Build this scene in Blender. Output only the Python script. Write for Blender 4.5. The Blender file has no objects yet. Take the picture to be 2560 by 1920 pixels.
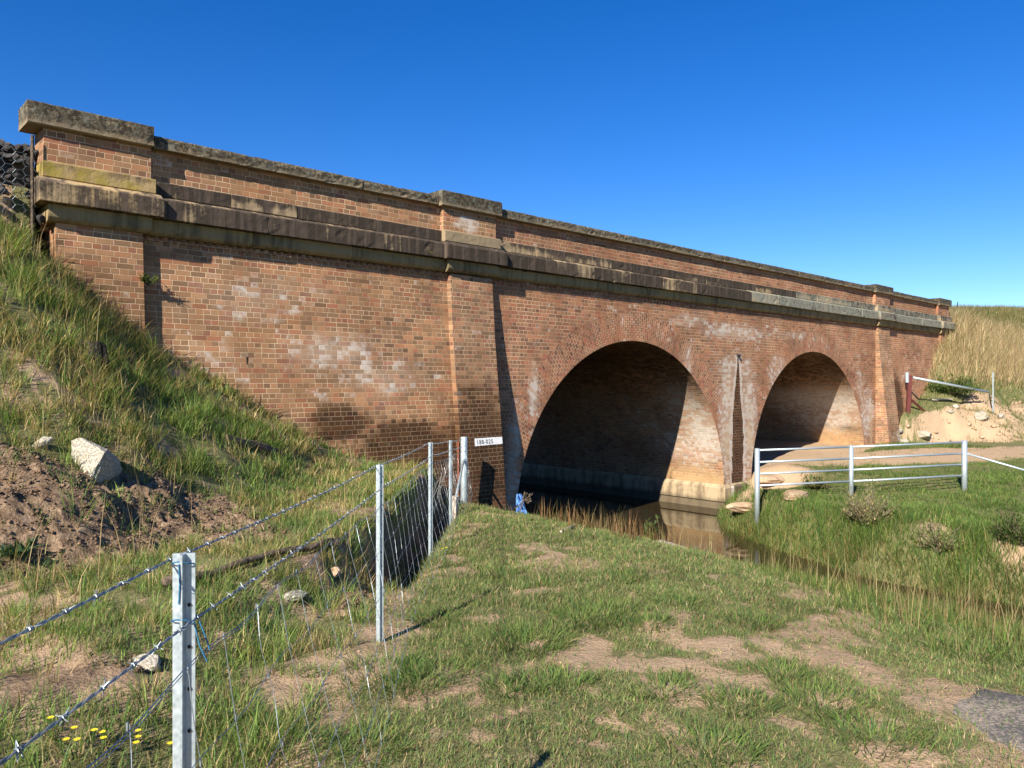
import bpy, bmesh, math, random
import numpy as np
from mathutils import Vector, Matrix

random.seed(7)
RNG = np.random.default_rng(11)
scene = bpy.context.scene
COL = scene.collection
PI = math.pi

# ------------------------------------------------------------------ camera geometry (X along the bridge, Y into it, Z up; eye at z=0)
FPX, U0, V0 = 1923.0, 1280.0, 958.0
TH = math.atan2(3330 - 1280, FPX)
S_, C_ = math.sin(TH), math.cos(TH)
EYE = np.array([0.0, -12.3, 0.0])
FW = np.array([C_, S_, 0.0]); RT = np.array([S_, -C_, 0.0])

def to_zr(x, y):
    """forward distance and sideways offset of a place, seen from where the photographer stood"""
    return C_ * x + S_ * (y + 12.3), S_ * x - C_ * (y + 12.3)

def at(u, v, d):
    p = EYE + d * (FW + RT * (u - U0) / FPX); p[2] = d * (V0 - v) / FPX
    return p

# ------------------------------------------------------------------ noise
def _hash(ix, iy, seed):
    h = (ix.astype(np.int64) * 374761393 + iy.astype(np.int64) * 668265263 + seed * 1442695041) & 0xFFFFFFFF
    h = ((h ^ (h >> 13)) * 1274126177) & 0xFFFFFFFF
    h = (h ^ (h >> 16)) & 0xFFFFFFFF
    return h / 4294967295.0

def vnoise(x, y, seed=0):
    x = np.asarray(x, float); y = np.asarray(y, float)
    ix = np.floor(x); iy = np.floor(y); fx = x - ix; fy = y - iy
    fx = fx * fx * (3 - 2 * fx); fy = fy * fy * (3 - 2 * fy)
    a = _hash(ix, iy, seed); b = _hash(ix + 1, iy, seed); c = _hash(ix, iy + 1, seed); d = _hash(ix + 1, iy + 1, seed)
    return (a * (1 - fx) + b * fx) * (1 - fy) + (c * (1 - fx) + d * fx) * fy

def fbm(x, y, sc=1.0, octv=4, seed=0):
    t = 0; amp = 0.5; tot = 0
    for o in range(octv):
        t = t + amp * vnoise(np.asarray(x) * sc, np.asarray(y) * sc, seed + o * 17); tot += amp
        amp *= 0.5; sc *= 2.03
    return t / tot

def sstep(a, b, x):
    t = np.clip((x - a) / (b - a), 0, 1)
    return t * t * (3 - 2 * t)

def smax(a, b, k=0.12):
    h = np.clip(0.5 + 0.5 * (a - b) / k, 0, 1)
    return b * (1 - h) + a * h + k * h * (1 - h)

def gau(x, y, cx, cy, rx, ry=None):
    ry = ry or rx
    return np.exp(-(((x - cx) / rx) ** 2 + ((y - cy) / ry) ** 2))

# ------------------------------------------------------------------ terrain
WATER_Z = -3.76
_hl = ([-60, 0, 1, 2, 2.55, 2.9, 3.44, 3.9, 4.5, 5.1, 5.9, 6.5, 7.4, 8.4, 9.4, 9.96, 10.6],
       [2.8, 2.6, 2.5, 2.2, 1.80, 1.40, .95, .64, .30, -.06, -.56, -.86, -1.24, -1.62, -2.0, -2.4, -2.5])
_hr = ([31.4, 32.3, 32.9, 33.4, 33.6, 34.5, 36.2, 37.2, 37.6, 38.5, 40, 43, 55, 200],
       [-2.6, -2.5, -2.25, -1.75, -1.3, -.85, -.4, .3, .75, 1.7, 2.7, 3.3, 3.5, 3.5])
_crest = ([31, 36, 38, 39.5, 41, 43, 50, 65, 100, 300], [-1, -.6, .9, 2.3, 3.2, 3.7, 4.2, 5.1, 6, 6])

def cx_l(y): return np.interp(y, [-60, -20, -14, -10.4, -8.7, -5.2, -3.2, -1, 0, 12], [5, 7, 7.5, 8.1, 8.6, 9.8, 10.4, 10.75, 11.0, 11.2])
def cx_r(y): return np.interp(y, [-60, -20, -12, -8.4, -7, -5.9, -4.3, -1.5, 0, .1, 12], [11.5, 14, 15, 15.4, 15.4, 15.5, 16.3, 17.9, 20.0, 20.6, 20.6])

def YF(x): return np.interp(x, [32.4, 34.8, 36, 40, 60, 200], [0, -1.9, -3.6, -6, -9, -12])
def YB(x): return np.interp(x, [32.4, 33.0, 33.4, 36.8, 42, 50, 200], [.3, -.1, -.5, -.95, -2.4, -4.5, -9])

MOUND = [False]
def H(x, y, detail=True):
    x = np.asarray(x, float); y = np.asarray(y, float)
    zf, rl = to_zr(x, y)
    wob = fbm(x, y, .9, 3, 5) - .5
    plat = np.interp(zf, [-40, 0, 5, 8.4, 11.7, 15.2, 20, 40], [-1.55, -1.57, -1.66, -1.78, -1.99, -2.27, -2.5, -2.6])
    plat = plat + .10 * wob + np.clip(rl - 1.2, 0, 6) * -.02
    # left bank: the railway embankment spilling round the wing wall onto a bench behind the fence
    hw = np.interp(x, *_hl)
    bench = np.interp(x, [0, 5, 8, 9, 10], [-1.44, -1.42, -1.5, -1.75, -2.35]) + .16 * (fbm(x, y, 1.3, 3, 9) - .5)
    emb = hw + np.interp(x, [1.0, 2.2, 3.8], [.68, .68, .50]) * np.minimum(y, 0)
    emb = emb + (.30 * (fbm(x, y, .8, 4, 21) - .5)) * sstep(.0, -.8, y)
    emb = emb + .26 * gau(x, y, 1.7, -5.1, .9, .7) - .15 * gau(x, y, 2.5, -5.9, .5, .28)
    left = smax(emb, bench, .25)
    edge = -1.32 + .22 * (fbm(x, y, 1.6, 3, 31) - .5)
    wid = np.interp(zf, [3, 5, 6.5, 8], [1.0, .8, .30, .16])
    t = sstep(0, 1, (rl - edge + wid) / wid)
    land = left * (1 - t) + plat * t
    hole = np.exp(-((rl + 1.10) / .20) ** 2) * sstep(6.3, 7.4, zf) * sstep(14.2, 12.4, zf)
    land = land - .45 * hole
    land = land - .52 * sstep(-2.6, .3, x - cx_l(y)) * (y < 2)
    land = land + .10 * gau(x, y, 9.6, -1.6, .7, .45)          # spoil heap beside the strainer post
    # creek
    cl = cx_l(y) + .5 * (fbm(y, y * 0 + 3, .7, 3, 41) - .5); cr = cx_r(y) + .5 * (fbm(y, y * 0 + 9, .8, 3, 43) - .5)
    fall = sstep(0, 1.7, x - cl)
    z = land * (1 - fall) + (-4.15) * fall
    right = np.interp(x, [14, 17, 20, 22, 24, 27, 30, 33, 60], [-2.72, -2.8, -2.86, -2.86, -2.72, -2.56, -2.40, -2.4, -2.3])
    right = right + .10 * wob - 1.0 * gau(x, y, 20.9, -.75, 1.15, .85) + .30 * gau(x, y, 22.6, -.6, .9, .8)
    rise = sstep(-.9, 1.15, x - cr)
    z = np.where(x > (cl + cr) / 2, (-4.15) * (1 - rise) + right * rise, z)
    # right hand embankment
    crest = np.interp(x, *_crest)
    hr = np.interp(x, *_hr)
    up = np.minimum(crest + .85 * (y - 2.5), crest)
    up = np.maximum(up, np.where(x < 44, hr + (.62 + np.clip(x - 36, 0, 9) * .26) * np.minimum(y, 0), -9))
    bnch = np.interp(x, [33, 33.4, 36.8, 42, 60], [-1.6, -1.38, -.98, -.93, -1.0])
    high = smax(up, bnch, .3) + .25 * (fbm(x, y, .45, 4, 51) - .5)
    yf = YF(x); yb = YB(x); bnch = bnch + np.clip(.35 * (y - yb), 0, .45)
    tt = np.clip((y - yf) / np.maximum(yb - yf, .05), 0, 1)
    tt = np.where(x > 32.4, tt, 0) * sstep(32.3, 32.9, x)
    tt = sstep(0, 1, tt + .25 * (fbm(x, y, .9, 3, 61) - .5) * (tt > 0) * (tt < 1))
    z = np.where(x > 31, z * (1 - tt) + high * tt, z)
    # behind the faces
    back = y > .22
    fill = 2.75 + np.clip((y - .3) * 1.1, 0, .45)
    z = np.where(back & (x < 2.5), fill, z)
    z = np.where(back & (x >= 2.5) & (x < 11.3), -4.3, z)
    z = np.where(back & (x > 30.8) & (x < 39.2) & (y < 9.8), -4.3, z)
    far = y > 10.2
    backs = np.clip(3.1 - .6 * (y - 10.2), -2.6, 3.1)
    inchan = (x > 11.5) & (x < 30.5)
    z = np.where(far & ~inchan, np.minimum(backs, np.where(x > 43, 99, backs)), z)
    if detail and MOUND[0]:
        ck = cut_mask(x, y)
        z = z + ck * (.40 * (fbm(x, y, 1.4, 3, 211) - .5) + .22 * (fbm(x * 1.6, y * .5, 3.5, 3, 213) - .5))
        mm = mound_mask(x, y) * (x < 11)
        z = z + mm * (.13 * (fbm(x, y, 4.0, 3, 201) - .5) + .10 * (.5 - np.abs(fbm(x, y, 9, 3, 203) - .5) * 4) * .6)
    if detail:
        amp = .05 + .03 * ((zf < 9) & (rl < -1.3))
        z = z + amp * (fbm(x, y, 3.2, 4, 71) - .5)
    return z

def ground(u, v, d0=2.0, d1=70.0):
    """the place on the ground the photographer saw in direction (u, v)"""
    d = np.geomspace(d0, d1, 2500)
    x = EYE[0] + d * (FW[0] + RT[0] * (u - U0) / FPX); y = EYE[1] + d * (FW[1] + RT[1] * (u - U0) / FPX)
    z = d * (V0 - v) / FPX
    hit = np.nonzero(z <= H(x, y))[0]
    i = hit[0] if len(hit) else len(d) - 1
    return np.array([x[i], y[i], float(H(x[i], y[i]))])

def brink(u, back=.12):
    """the edge of the near bank below which the photographer sees only water"""
    d = np.geomspace(3, 22, 3000); x = EYE[0] + d * (FW[0] + RT[0] * (u - U0) / FPX); y = EYE[1] + d * (FW[1] + RT[1] * (u - U0) / FPX)
    ok = (x < cx_l(y) + 1.2) & (y < -.55)
    e = np.where(ok, H(x, y) / d, -9); i = int(np.argmax(e)); k = max(0, int(np.searchsorted(d, d[i] - back)))
    return np.array([x[k], y[k], float(H(x[k], y[k]))])

# ------------------------------------------------------------------ object helpers
def tag(o, label=None, cat=None, group=None, kind=None):
    if label: o['label'] = label
    if cat: o['category'] = cat
    if group: o['group'] = group
    if kind: o['kind'] = kind
    return o

def thing(name, label, cat, loc=(0, 0, 0), rz=0, group=None):
    o = bpy.data.objects.new(name, None); COL.objects.link(o)
    o.empty_display_size = .2
    o.location = loc; o.rotation_euler = (0, 0, rz)
    return tag(o, label, cat, group)

def mesh_obj(name, verts, faces, mat, parent=None, smooth=False, uv=None, attr=None):
    me = bpy.data.meshes.new(name)
    me.from_pydata([tuple(v) for v in verts], [], [tuple(f) for f in faces]); me.update()
    if uv is not None:
        l = me.uv_layers.new(name='UVMap')
        idx = np.empty(len(me.loops), np.int32); me.loops.foreach_get('vertex_index', idx)
        l.data.foreach_set('uv', np.asarray(uv, np.float32)[idx].ravel())
    if attr is not None:
        for k, a in attr.items():
            at_ = me.attributes.new(k, 'FLOAT_COLOR', 'POINT')
            at_.data.foreach_set('color', np.asarray(a, np.float32).ravel())
    if mat: me.materials.append(mat)
    if smooth: me.polygons.foreach_set('use_smooth', [True] * len(me.polygons))
    o = bpy.data.objects.new(name, me); COL.objects.link(o)
    if parent: o.parent = parent
    return o

class MB:
    def __init__(s): s.v = []; s.f = []
    def add(s, v, f):
        b = len(s.v); s.v += [tuple(p) for p in v]; s.f += [tuple(i + b for i in q) for q in f]; return s
    def box(s, x0, x1, y0, y1, z0, z1):
        return s.add([(x0, y0, z0), (x1, y0, z0), (x1, y1, z0), (x0, y1, z0), (x0, y0, z1), (x1, y0, z1), (x1, y1, z1), (x0, y1, z1)],
                     [(0, 3, 2, 1), (4, 5, 6, 7), (0, 1, 5, 4), (1, 2, 6, 5), (2, 3, 7, 6), (3, 0, 4, 7)])
    def tube(s, pts, r, n=8, caps=True):
        pts = [Vector(p) for p in pts]; k = len(pts)
        rr = r if hasattr(r, '__len__') else [r] * k
        V = []; F = []
        up = None
        for i, p in enumerate(pts):
            d = (pts[min(i + 1, k - 1)] - pts[max(i - 1, 0)]).normalized()
            if up is None: up = Vector((0, 0, 1)) if abs(d.z) < .9 else Vector((1, 0, 0))
            a = d.cross(up)
            if a.length < 1e-4: a = d.orthogonal()
            a.normalize(); b = a.cross(d).normalized(); up = b
            for j in range(n):
                t = 2 * PI * j / n
                V.append(p + (a * math.cos(t) + b * math.sin(t)) * rr[i])
        for i in range(k - 1):
            for j in range(n):
                F.append((i * n + j, i * n + (j + 1) % n, (i + 1) * n + (j + 1) % n, (i + 1) * n + j))
        if caps and n > 2:
            F.append(tuple(range(n))[::-1]); F.append(tuple((k - 1) * n + j for j in range(n)))
        return s.add(V, F)
    def build(s, name, mat, parent=None, smooth=False, **kw):
        return mesh_obj(name, s.v, s.f, mat, parent, smooth, **kw)

def bevel(o, w=.004, seg=2, angle=35):
    m = o.modifiers.new('edge', 'BEVEL'); m.width = w; m.segments = seg; m.limit_method = 'ANGLE'; m.angle_limit = math.radians(angle)
    return o

# ------------------------------------------------------------------ node helpers
class X:
    """a socket with arithmetic"""
    def __init__(s, nt, k): s.nt = nt; s.k = k
    def _op(s, op, *o, clamp=False):
        n = s.nt.nodes.new('ShaderNodeMath'); n.operation = op; n.use_clamp = clamp
        for i, q in enumerate((s,) + o):
            if isinstance(q, X): s.nt.links.new(q.k, n.inputs[i])
            else: n.inputs[i].default_value = float(q)
        return X(s.nt, n.outputs[0])
    def __add__(s, o): return s._op('ADD', o)
    __radd__ = __add__
    def __sub__(s, o): return s._op('SUBTRACT', o)
    def __rsub__(s, o): return (s * -1) + o
    def __mul__(s, o): return s._op('MULTIPLY', o)
    __rmul__ = __mul__
    def __truediv__(s, o): return s._op('DIVIDE', o)
    def floor(s): return s._op('FLOOR')
    def fract(s): return s._op('FRACT')
    def mod(s, o): return s._op('MODULO', o)
    def min(s, o): return s._op('MINIMUM', o)
    def max(s, o): return s._op('MAXIMUM', o)
    def pw(s, o): return s._op('POWER', o)
    def abs(s): return s._op('ABSOLUTE')
    def clamp(s): return s._op('ADD', 0, clamp=True)
    def step(s, a, b):
        n = s.nt.nodes.new('ShaderNodeMapRange'); n.interpolation_type = 'SMOOTHSTEP'
        s.nt.links.new(s.k, n.inputs[0])
        for i, q in ((1, a), (2, b)):
            if isinstance(q, X): s.nt.links.new(q.k, n.inputs[i])
            else: n.inputs[i].default_value = q
        return X(s.nt, n.outputs[0])

class Mat:
    def __init__(s, name, rough=.85, spec=.25, metal=0):
        s.m = bpy.data.materials.new(name); s.m.use_nodes = True; s.nt = s.m.node_tree
        s.b = next(n for n in s.nt.nodes if n.type == 'BSDF_PRINCIPLED')
        s.b.inputs['Roughness'].default_value = rough; s.b.inputs['Specular IOR Level'].default_value = spec; s.b.inputs['Metallic'].default_value = metal
    def n(s, t): return s.nt.nodes.new(t)
    def x(s, k): return X(s.nt, k)
    def link(s, a, b): s.nt.links.new(a.k if isinstance(a, X) else a, b)
    def pos(s): return s.n('ShaderNodeNewGeometry').outputs['Position']
    def obj(s): return s.n('ShaderNodeTexCoord').outputs['Object']
    def xyz(s, v):
        q = s.n('ShaderNodeSeparateXYZ'); s.link(v, q.inputs[0]); return [s.x(o) for o in q.outputs]
    def vec(s, a, b, c=0):
        q = s.n('ShaderNodeCombineXYZ')
        for i, w in enumerate((a, b, c)):
            if isinstance(w, X): s.link(w, q.inputs[i])
            else: q.inputs[i].default_value = w
        return q.outputs[0]
    def scale(s, v, k, off=(0, 0, 0)):
        q = s.n('ShaderNodeMapping'); s.link(v, q.inputs[0]); q.inputs['Scale'].default_value = k; q.inputs['Location'].default_value = off; return q.outputs[0]
    def noise(s, v, sc, det=4, ro=.55, dist=0):
        q = s.n('ShaderNodeTexNoise'); s.link(v, q.inputs['Vector']); q.inputs['Scale'].default_value = sc; q.inputs['Detail'].default_value = det
        q.inputs['Roughness'].default_value = ro; q.inputs['Distortion'].default_value = dist
        return s.x(q.outputs[0])
    def voro(s, v, sc, out='Distance'):
        q = s.n('ShaderNodeTexVoronoi'); s.link(v, q.inputs['Vector']); q.inputs['Scale'].default_value = sc
        return s.x(q.outputs[out]) if out == 'Distance' else q.outputs[out]
    def white(s, v):
        q = s.n('ShaderNodeTexWhiteNoise'); q.noise_dimensions = '3D'; s.link(v, q.inputs['Vector'])
        sp = s.n('ShaderNodeSeparateColor'); s.link(q.outputs['Color'], sp.inputs[0]); return [s.x(o) for o in sp.outputs]
    def attr(s, name):
        q = s.n('ShaderNodeAttribute'); q.attribute_name = name
        sp = s.n('ShaderNodeSeparateColor'); s.link(q.outputs['Color'], sp.inputs[0]); return [s.x(o) for o in sp.outputs], q.outputs['Color']
    def rand(s): return s.x(s.n('ShaderNodeObjectInfo').outputs['Random'])
    def ramp(s, f, stops, mode='LINEAR'):
        q = s.n('ShaderNodeValToRGB'); q.color_ramp.interpolation = mode; s.link(f, q.inputs[0]); e = q.color_ramp.elements
        while len(e) < len(stops): e.new(.5)
        for el, (p, c) in zip(e, stops): el.position = p; el.color = (*c, 1)
        return q.outputs[0]
    def mix(s, f, a, b, mode='MIX'):
        q = s.n('ShaderNodeMix'); q.data_type = 'RGBA'; q.blend_type = mode
        if isinstance(f, X): s.link(f, q.inputs[0])
        else: q.inputs[0].default_value = f
        for i, c in ((6, a), (7, b)):
            if isinstance(c, (tuple, list)): q.inputs[i].default_value = (*c, 1)
            else: s.link(c, q.inputs[i])
        return q.outputs[2]
    def mul(s, c, f):
        """multiply a colour by a grey factor"""
        return s.mix(1.0, c, s.vec3(f), 'MULTIPLY')
    def vec3(s, f):
        q = s.n('ShaderNodeCombineColor')
        for i in range(3): s.link(f, q.inputs[i])
        return q.outputs[0]
    def color(s, c):
        if isinstance(c, (tuple, list)): s.b.inputs['Base Color'].default_value = (*c, 1)
        else: s.link(c, s.b.inputs['Base Color'])
    def rough(s, f): s.link(f, s.b.inputs['Roughness'])
    def bump(s, h, st=.5, dist=.01):
        q = s.n('ShaderNodeBump'); q.inputs['Strength'].default_value = st; q.inputs['Distance'].default_value = dist
        s.link(h, q.inputs['Height']); s.link(q.outputs[0], s.b.inputs['Normal'])

# ------------------------------------------------------------------ materials
def brick_mat(name, bond='english', tint=(1, 1, 1), seed=0., header_w=.12, course=.0847, dull=0.0, calm=.28):
    m = Mat(name, .9, .15)
    uvn = m.n('ShaderNodeUVMap'); uvn.uv_map = 'UVMap'
    u, v, _ = m.xyz(uvn.outputs[0])
    wn = m.noise(m.pos(), 9, 2)
    u = u + 40 + (wn - .5) * .006; v = v + course * 200 + (m.noise(m.pos(), 7, 2) - .5) * .008
    row = (v / course).floor()
    if bond == 'english':
        par = row.mod(2)
        w = 2 * header_w - par * header_w
        rj = m.white(m.vec(row, seed, 3.3))[0]
        sx = u / w + par * .5 + rj * .30
    else:
        w = header_w
        sx = u / w + row.mod(2) * .5
    col = sx.floor()
    fx = sx.fract() * w; fy = (v / course).fract() * course
    if isinstance(w, X): ex = fx.min(w - fx)
    else: ex = fx.min(w - fx)
    ey = fy.min(course - fy)
    d = ex.min(ey)
    d = d + (m.noise(m.pos(), 55, 2) - .5) * .004
    brick = d.step(.0030, .0066)
    r, g, b = m.white(m.vec(col, row, seed))
    base = m.ramp(r, [(0, (.110, .066, .043)), (.12, (.178, .112, .068)), (.34, (.245, .148, .084)), (.60, (.298, .168, .091)), (.80, (.312, .152, .082)), (.92, (.262, .098, .058)), (1, (.180, .092, .072))])
    base = m.mix(calm, base, (.268, .155, .086)); base = m.mul(base, g * .40 + .82)
    fine = m.noise(m.pos(), 38, 4, .65)
    base = m.mul(base, fine * .5 + .75)
    broad = m.noise(m.pos(), .55, 3)
    base = m.mix(broad.step(.42, .68) * .6, base, m.mix(.55, base, (.29, .150, .066)))
    base = m.mix(1.0, base, tint, 'MULTIPLY')
    mort = m.mix(m.noise(m.pos(), 1.3, 3).step(.35, .7), (.56, .405, .255), (.45, .32, .20))
    mort = m.mix(m.noise(m.pos(), 2.1, 4).step(.36, .64) * .72, mort, base)
    c = m.mix(brick, mort, base)
    wth = m.noise(m.scale(m.pos(), (.7, .7, 1.1)), 1.0, 4, .6)
    c = m.mul(c, wth.step(.28, .72) * .42 + .86)
    (sw, sd, sy), _c = m.attr('stain')
    n1 = m.noise(m.pos(), 2.4, 5, .6); n2 = m.noise(m.pos(), 14, 4, .6)
    wm = (sw * 1.0 + n1 * .95 + (b - .5) * .62 + (n2 - .5) * .55 - .86).step(.02, .46)
    bl = (sw * 1.25 + (n1 - .5) * .5).step(.22, .85)
    c = m.mix(bl * .50, c, m.mix(n2, (.44, .325, .235), (.54, .43, .33)))
    c = m.mix(wm * .66, c, m.mix(n2, (.50, .44, .36), (.66, .61, .53)))
    # isolated lime blooms on single bricks
    lone = (b + (n1 - .5) * 1.1).step(.98, 1.12)
    c = m.mix(lone * .55 * n2.step(.35, .6), c, (.56, .47, .38))
    ym = (sy + (n1 - .5) * .7).step(.25, .8)
    c = m.mix(ym * .62, c, m.mix(n2, (.44, .27, .11), (.52, .37, .19)))
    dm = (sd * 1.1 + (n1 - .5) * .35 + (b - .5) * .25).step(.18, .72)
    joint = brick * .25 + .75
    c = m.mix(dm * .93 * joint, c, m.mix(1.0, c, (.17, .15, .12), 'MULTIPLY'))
    if dull: c = m.mix(dull, c, (.17, .135, .095))
    m.color(c)
    hgt = brick * (g * .3 + .7) + fine * .30
    m.bump(hgt, .75, .007)
    return m.m

def stone_mat(name, kind):
    m = Mat(name, .92, .12)
    p = m.pos(); rnd = m.rand()
    q = m.n('ShaderNodeVectorMath'); q.operation = 'ADD'; m.link(p, q.inputs[0]); m.link(m.vec(rnd * 37, rnd * 11, rnd * 5), q.inputs[1])
    pp = q.outputs[0]
    body = m.mix(m.noise(pp, 3.0, 4), (.27, .195, .112), (.37, .275, .165))
    body = m.mix(m.noise(pp, .8, 2).step(.45, .7) * .7, body, (.41, .285, .135))
    grain = m.noise(pp, 60, 3, .7)
    streak = m.noise(m.scale(pp, (8, 8, .5)), 1.0, 6, .65, .2)
    blot = m.noise(pp, 1.5, 4, .6)
    fine = m.noise(pp, 22, 4, .65)
    if kind == 'string':       # sandstone with black drip stains
        _, y0, z0 = m.xyz(p)
        dark = (streak * .95 + blot * .75 + (rnd - .5) * .42 + (fine - .5) * .25 + z0.step(2.93, 3.08) * .16 + z0.step(2.84, 2.78) * .10)  .step(.64, .86)
        c = m.mix(dark * .94, body, m.mix(streak.step(.45, .62), (.030, .024, .020), (.075, .056, .044)))
        pale = (m.noise(m.scale(pp, (9, 9, 2.2)), 1, 4) + (fine - .5) * .5).step(.66, .84)
        c = m.mix(pale * .18, c, (.36, .29, .21))
        (lw, lg, ly), _ = m.attr('stain')
        lich = (fine * .7 + m.noise(pp, 7, 3) * .6 + lw * .55 - .30).step(.55, .80) * lw.step(.05, .5)
        c = m.mix(lich * .85, c, m.mix(fine, (.16, .155, .10), (.34, .34, .28)))
        c = m.mix((ly * .78 + (blot - .5) * 2.2 + (fine - .5) * .5).step(.40, .85) * .8, c, m.mix(m.noise(pp, 4, 3).step(.4, .6), (.30, .23, .04), (.36, .25, .10)))
        c = m.mix(lg * .75, c, (.40, .305, .18))
    elif kind == 'mould':      # ovolo under the cornice, greenish and damp
        c = m.mix((streak * .7 + blot * .6).step(.55, .85) * .75, m.mix(.55, body, (.24, .175, .075)), (.050, .048, .034))
    else:                      # cap and coping, crusted with lichen
        crust = (m.noise(pp, 11, 6, .7) * .8 + m.noise(pp, 34, 4, .7) * .5 + (rnd - .5) * .12)  .step(.50, .60)
        c = m.mix(.6, body, (.15, .125, .088))
        _, y0, z0 = m.xyz(p); up_ = (z0 + (fine - .5) * .12 + (blot - .5) * .18).step(3.60, 3.70)
        c = m.mix(crust * up_ * .92, c, m.mix(m.noise(pp, 16, 3).step(.42, .6), (.026, .021, .015), (.085, .074, .050)))
        grey = (m.noise(pp, 5, 4, .6) * .7 + m.noise(pp, 31, 3, .6) * .55).step(.64, .80)
        c = m.mix(grey * .62, c, m.mix(fine, (.13, .135, .10), (.29, .30, .235)))
        drip = streak.step(.56, .72)
        c = m.mix(drip * .55, c, (.060, .050, .038))
    c = m.mul(c, grain * .45 + .78)
    m.color(c)
    m.bump(grain * .4 + fine * .8 + m.noise(pp, 6, 3) * .9, .55, .012)
    return m.m

def plinth_mat():
    m = Mat('plinth_stone', .8, .2)
    p = m.pos(); x, y, z = m.xyz(p)
    body = m.mix(m.noise(p, 2.2, 4), (.31, .235, .14), (.42, .33, .20))
    streak = m.noise(m.scale(p, (4, 4, .7)), 1, 4)
    c = m.mix((streak + (m.noise(p, 7, 4) - .5) * .4).step(.42, .66) * .75, body, (.15, .105, .065))
    wet = (z * -1 + (streak - .5) * .25).step(3.36, 3.56)
    c = m.mix(wet * .8, c, (.085, .065, .040))
    (sw, sd, sy), _ = m.attr('stain')
    c = m.mix(sd.step(.3, .7) * .85, c, (.075, .055, .035))
    c = m.mix((sw + (m.noise(p, 9, 3) - .5) * .5).step(.4, .8) * .8, c, (.60, .55, .47))
    m.color(c); m.bump(m.noise(p, 25, 4), .5, .01)
    return m.m

def ground_mat():
    m = Mat('ground_soil', .95, .1)
    p = m.pos()
    (sand, mound, green), _ = m.attr('cover')
    n1 = m.noise(p, 1.7, 5, .6); n2 = m.noise(p, 13, 5, .65); n3 = m.noise(p, 70, 4, .7)
    soil = m.mix(n1, (.27, .178, .110), (.38, .262, .165))
    soil = m.mix(sand, soil, m.mix(n1, (.36, .245, .145), (.45, .325, .205)))
    dk = m.mix(n2.step(.3, .7), (.10, .066, .042), (.31, .210, .130))
    soil = m.mix(mound, soil, dk)
    soil = m.mix((n2 * .8 + n3 * .4).step(.62, .80) * .28, soil, (.48, .39, .27))
    peb = m.voro(p, 42)
    soil = m.mix(peb.step(.30, .12) * n2.step(.5, .7) * .5, soil, (.40, .33, .25))
    under = m.mix(n2, (.090, .118, .036), (.175, .160, .072))
    g = (green * 1.15 + (n2 - .5) * .7 + (n1 - .5) * .5).step(.38, .72)
    c = m.mix(g * .85, soil, under)
    c = m.mul(c, n3 * .6 + .70)
    m.color(c)
    m.bump(n2 * 1.2 + n3 * .6 + peb * .25, .9, .03)
    return m.m

def grass_mat(name='grass_blade', trans=.48):
    m = Mat(name, .6, .2)
    _, c = m.attr('tint')
    m.color(c)
    tr = m.n('ShaderNodeBsdfTranslucent'); m.link(m.mix(1.0, c, (1.1, 1.15, .6), 'MULTIPLY'), tr.inputs[0])
    mx = m.n('ShaderNodeMixShader'); mx.inputs[0].default_value = trans
    out = next(n for n in m.nt.nodes if n.type == 'OUTPUT_MATERIAL')
    m.link(m.b.outputs[0], mx.inputs[1]); m.link(tr.outputs[0], mx.inputs[2]); m.link(mx.outputs[0], out.inputs[0])
    return m.m

def simple(name, a, b, sc=8, rough=.8, spec=.25, metal=0, bump=.4, dist=.01, space='obj', det=5):
    m = Mat(name, rough, spec, metal)
    p = m.obj() if space == 'obj' else m.pos()
    n = m.noise(p, sc, det, .6)
    m.color(m.mix(n.step(.3, .7), a, b)); m.bump(n, bump, dist)
    return m.m

def galv_mat():
    m = Mat('galvanised_steel', .42, .5, .55)
    p = m.obj()
    sp = m.n('ShaderNodeTexVoronoi'); m.link(p, sp.inputs['Vector']); sp.inputs['Scale'].default_value = 70
    g = m.x(sp.outputs['Distance'])
    c = m.mix(g, (.36, .42, .44), (.50, .56, .57))
    c = m.mix(m.noise(p, 5, 4).step(.55, .8) * .4, c, (.34, .37, .37))
    m.color(c); m.rough(g * .25 + .35)
    return m.m

def water_mat():
    m = Mat('creek_water', .02, .5)
    m.color((.030, .022, .010)); m.b.inputs['IOR'].default_value = 1.33
    n = m.noise(m.scale(m.pos(), (3, 5, 1)), 1.0, 2)
    m.bump(n, .05, .02)
    return m.m

def granite_mat():
    m = Mat('pale_granite', .9, .2)
    p = m.obj(); n = m.noise(p, 60, 3, .7); b = m.noise(p, 6, 3)
    c = m.mix(n.step(.38, .6), (.20, .175, .135), (.46, .42, .33))
    c = m.mix(b.step(.55, .7) * .5, c, (.40, .33, .23))
    m.color(c); m.bump(n * .6 + b, .7, .02); return m.m

def slab_mat():
    m = Mat('lichen_rock', .95, .1)
    p = m.pos(); n = m.noise(p, 2.6, 4); f = m.noise(m.scale(p, (1, 1, 1)), 55, 4, .7)
    c = m.mix((f + (n - .5) * .8).step(.36, .60), (.30, .25, .195), (.105, .097, .088))
    c = m.mix((m.noise(p, 4, 3) + (f - .5) * .5).step(.60, .74) * .7, c, (.36, .30, .23))
    m.color(c); m.bump(f + n, .8, .015); return m.m

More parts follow.
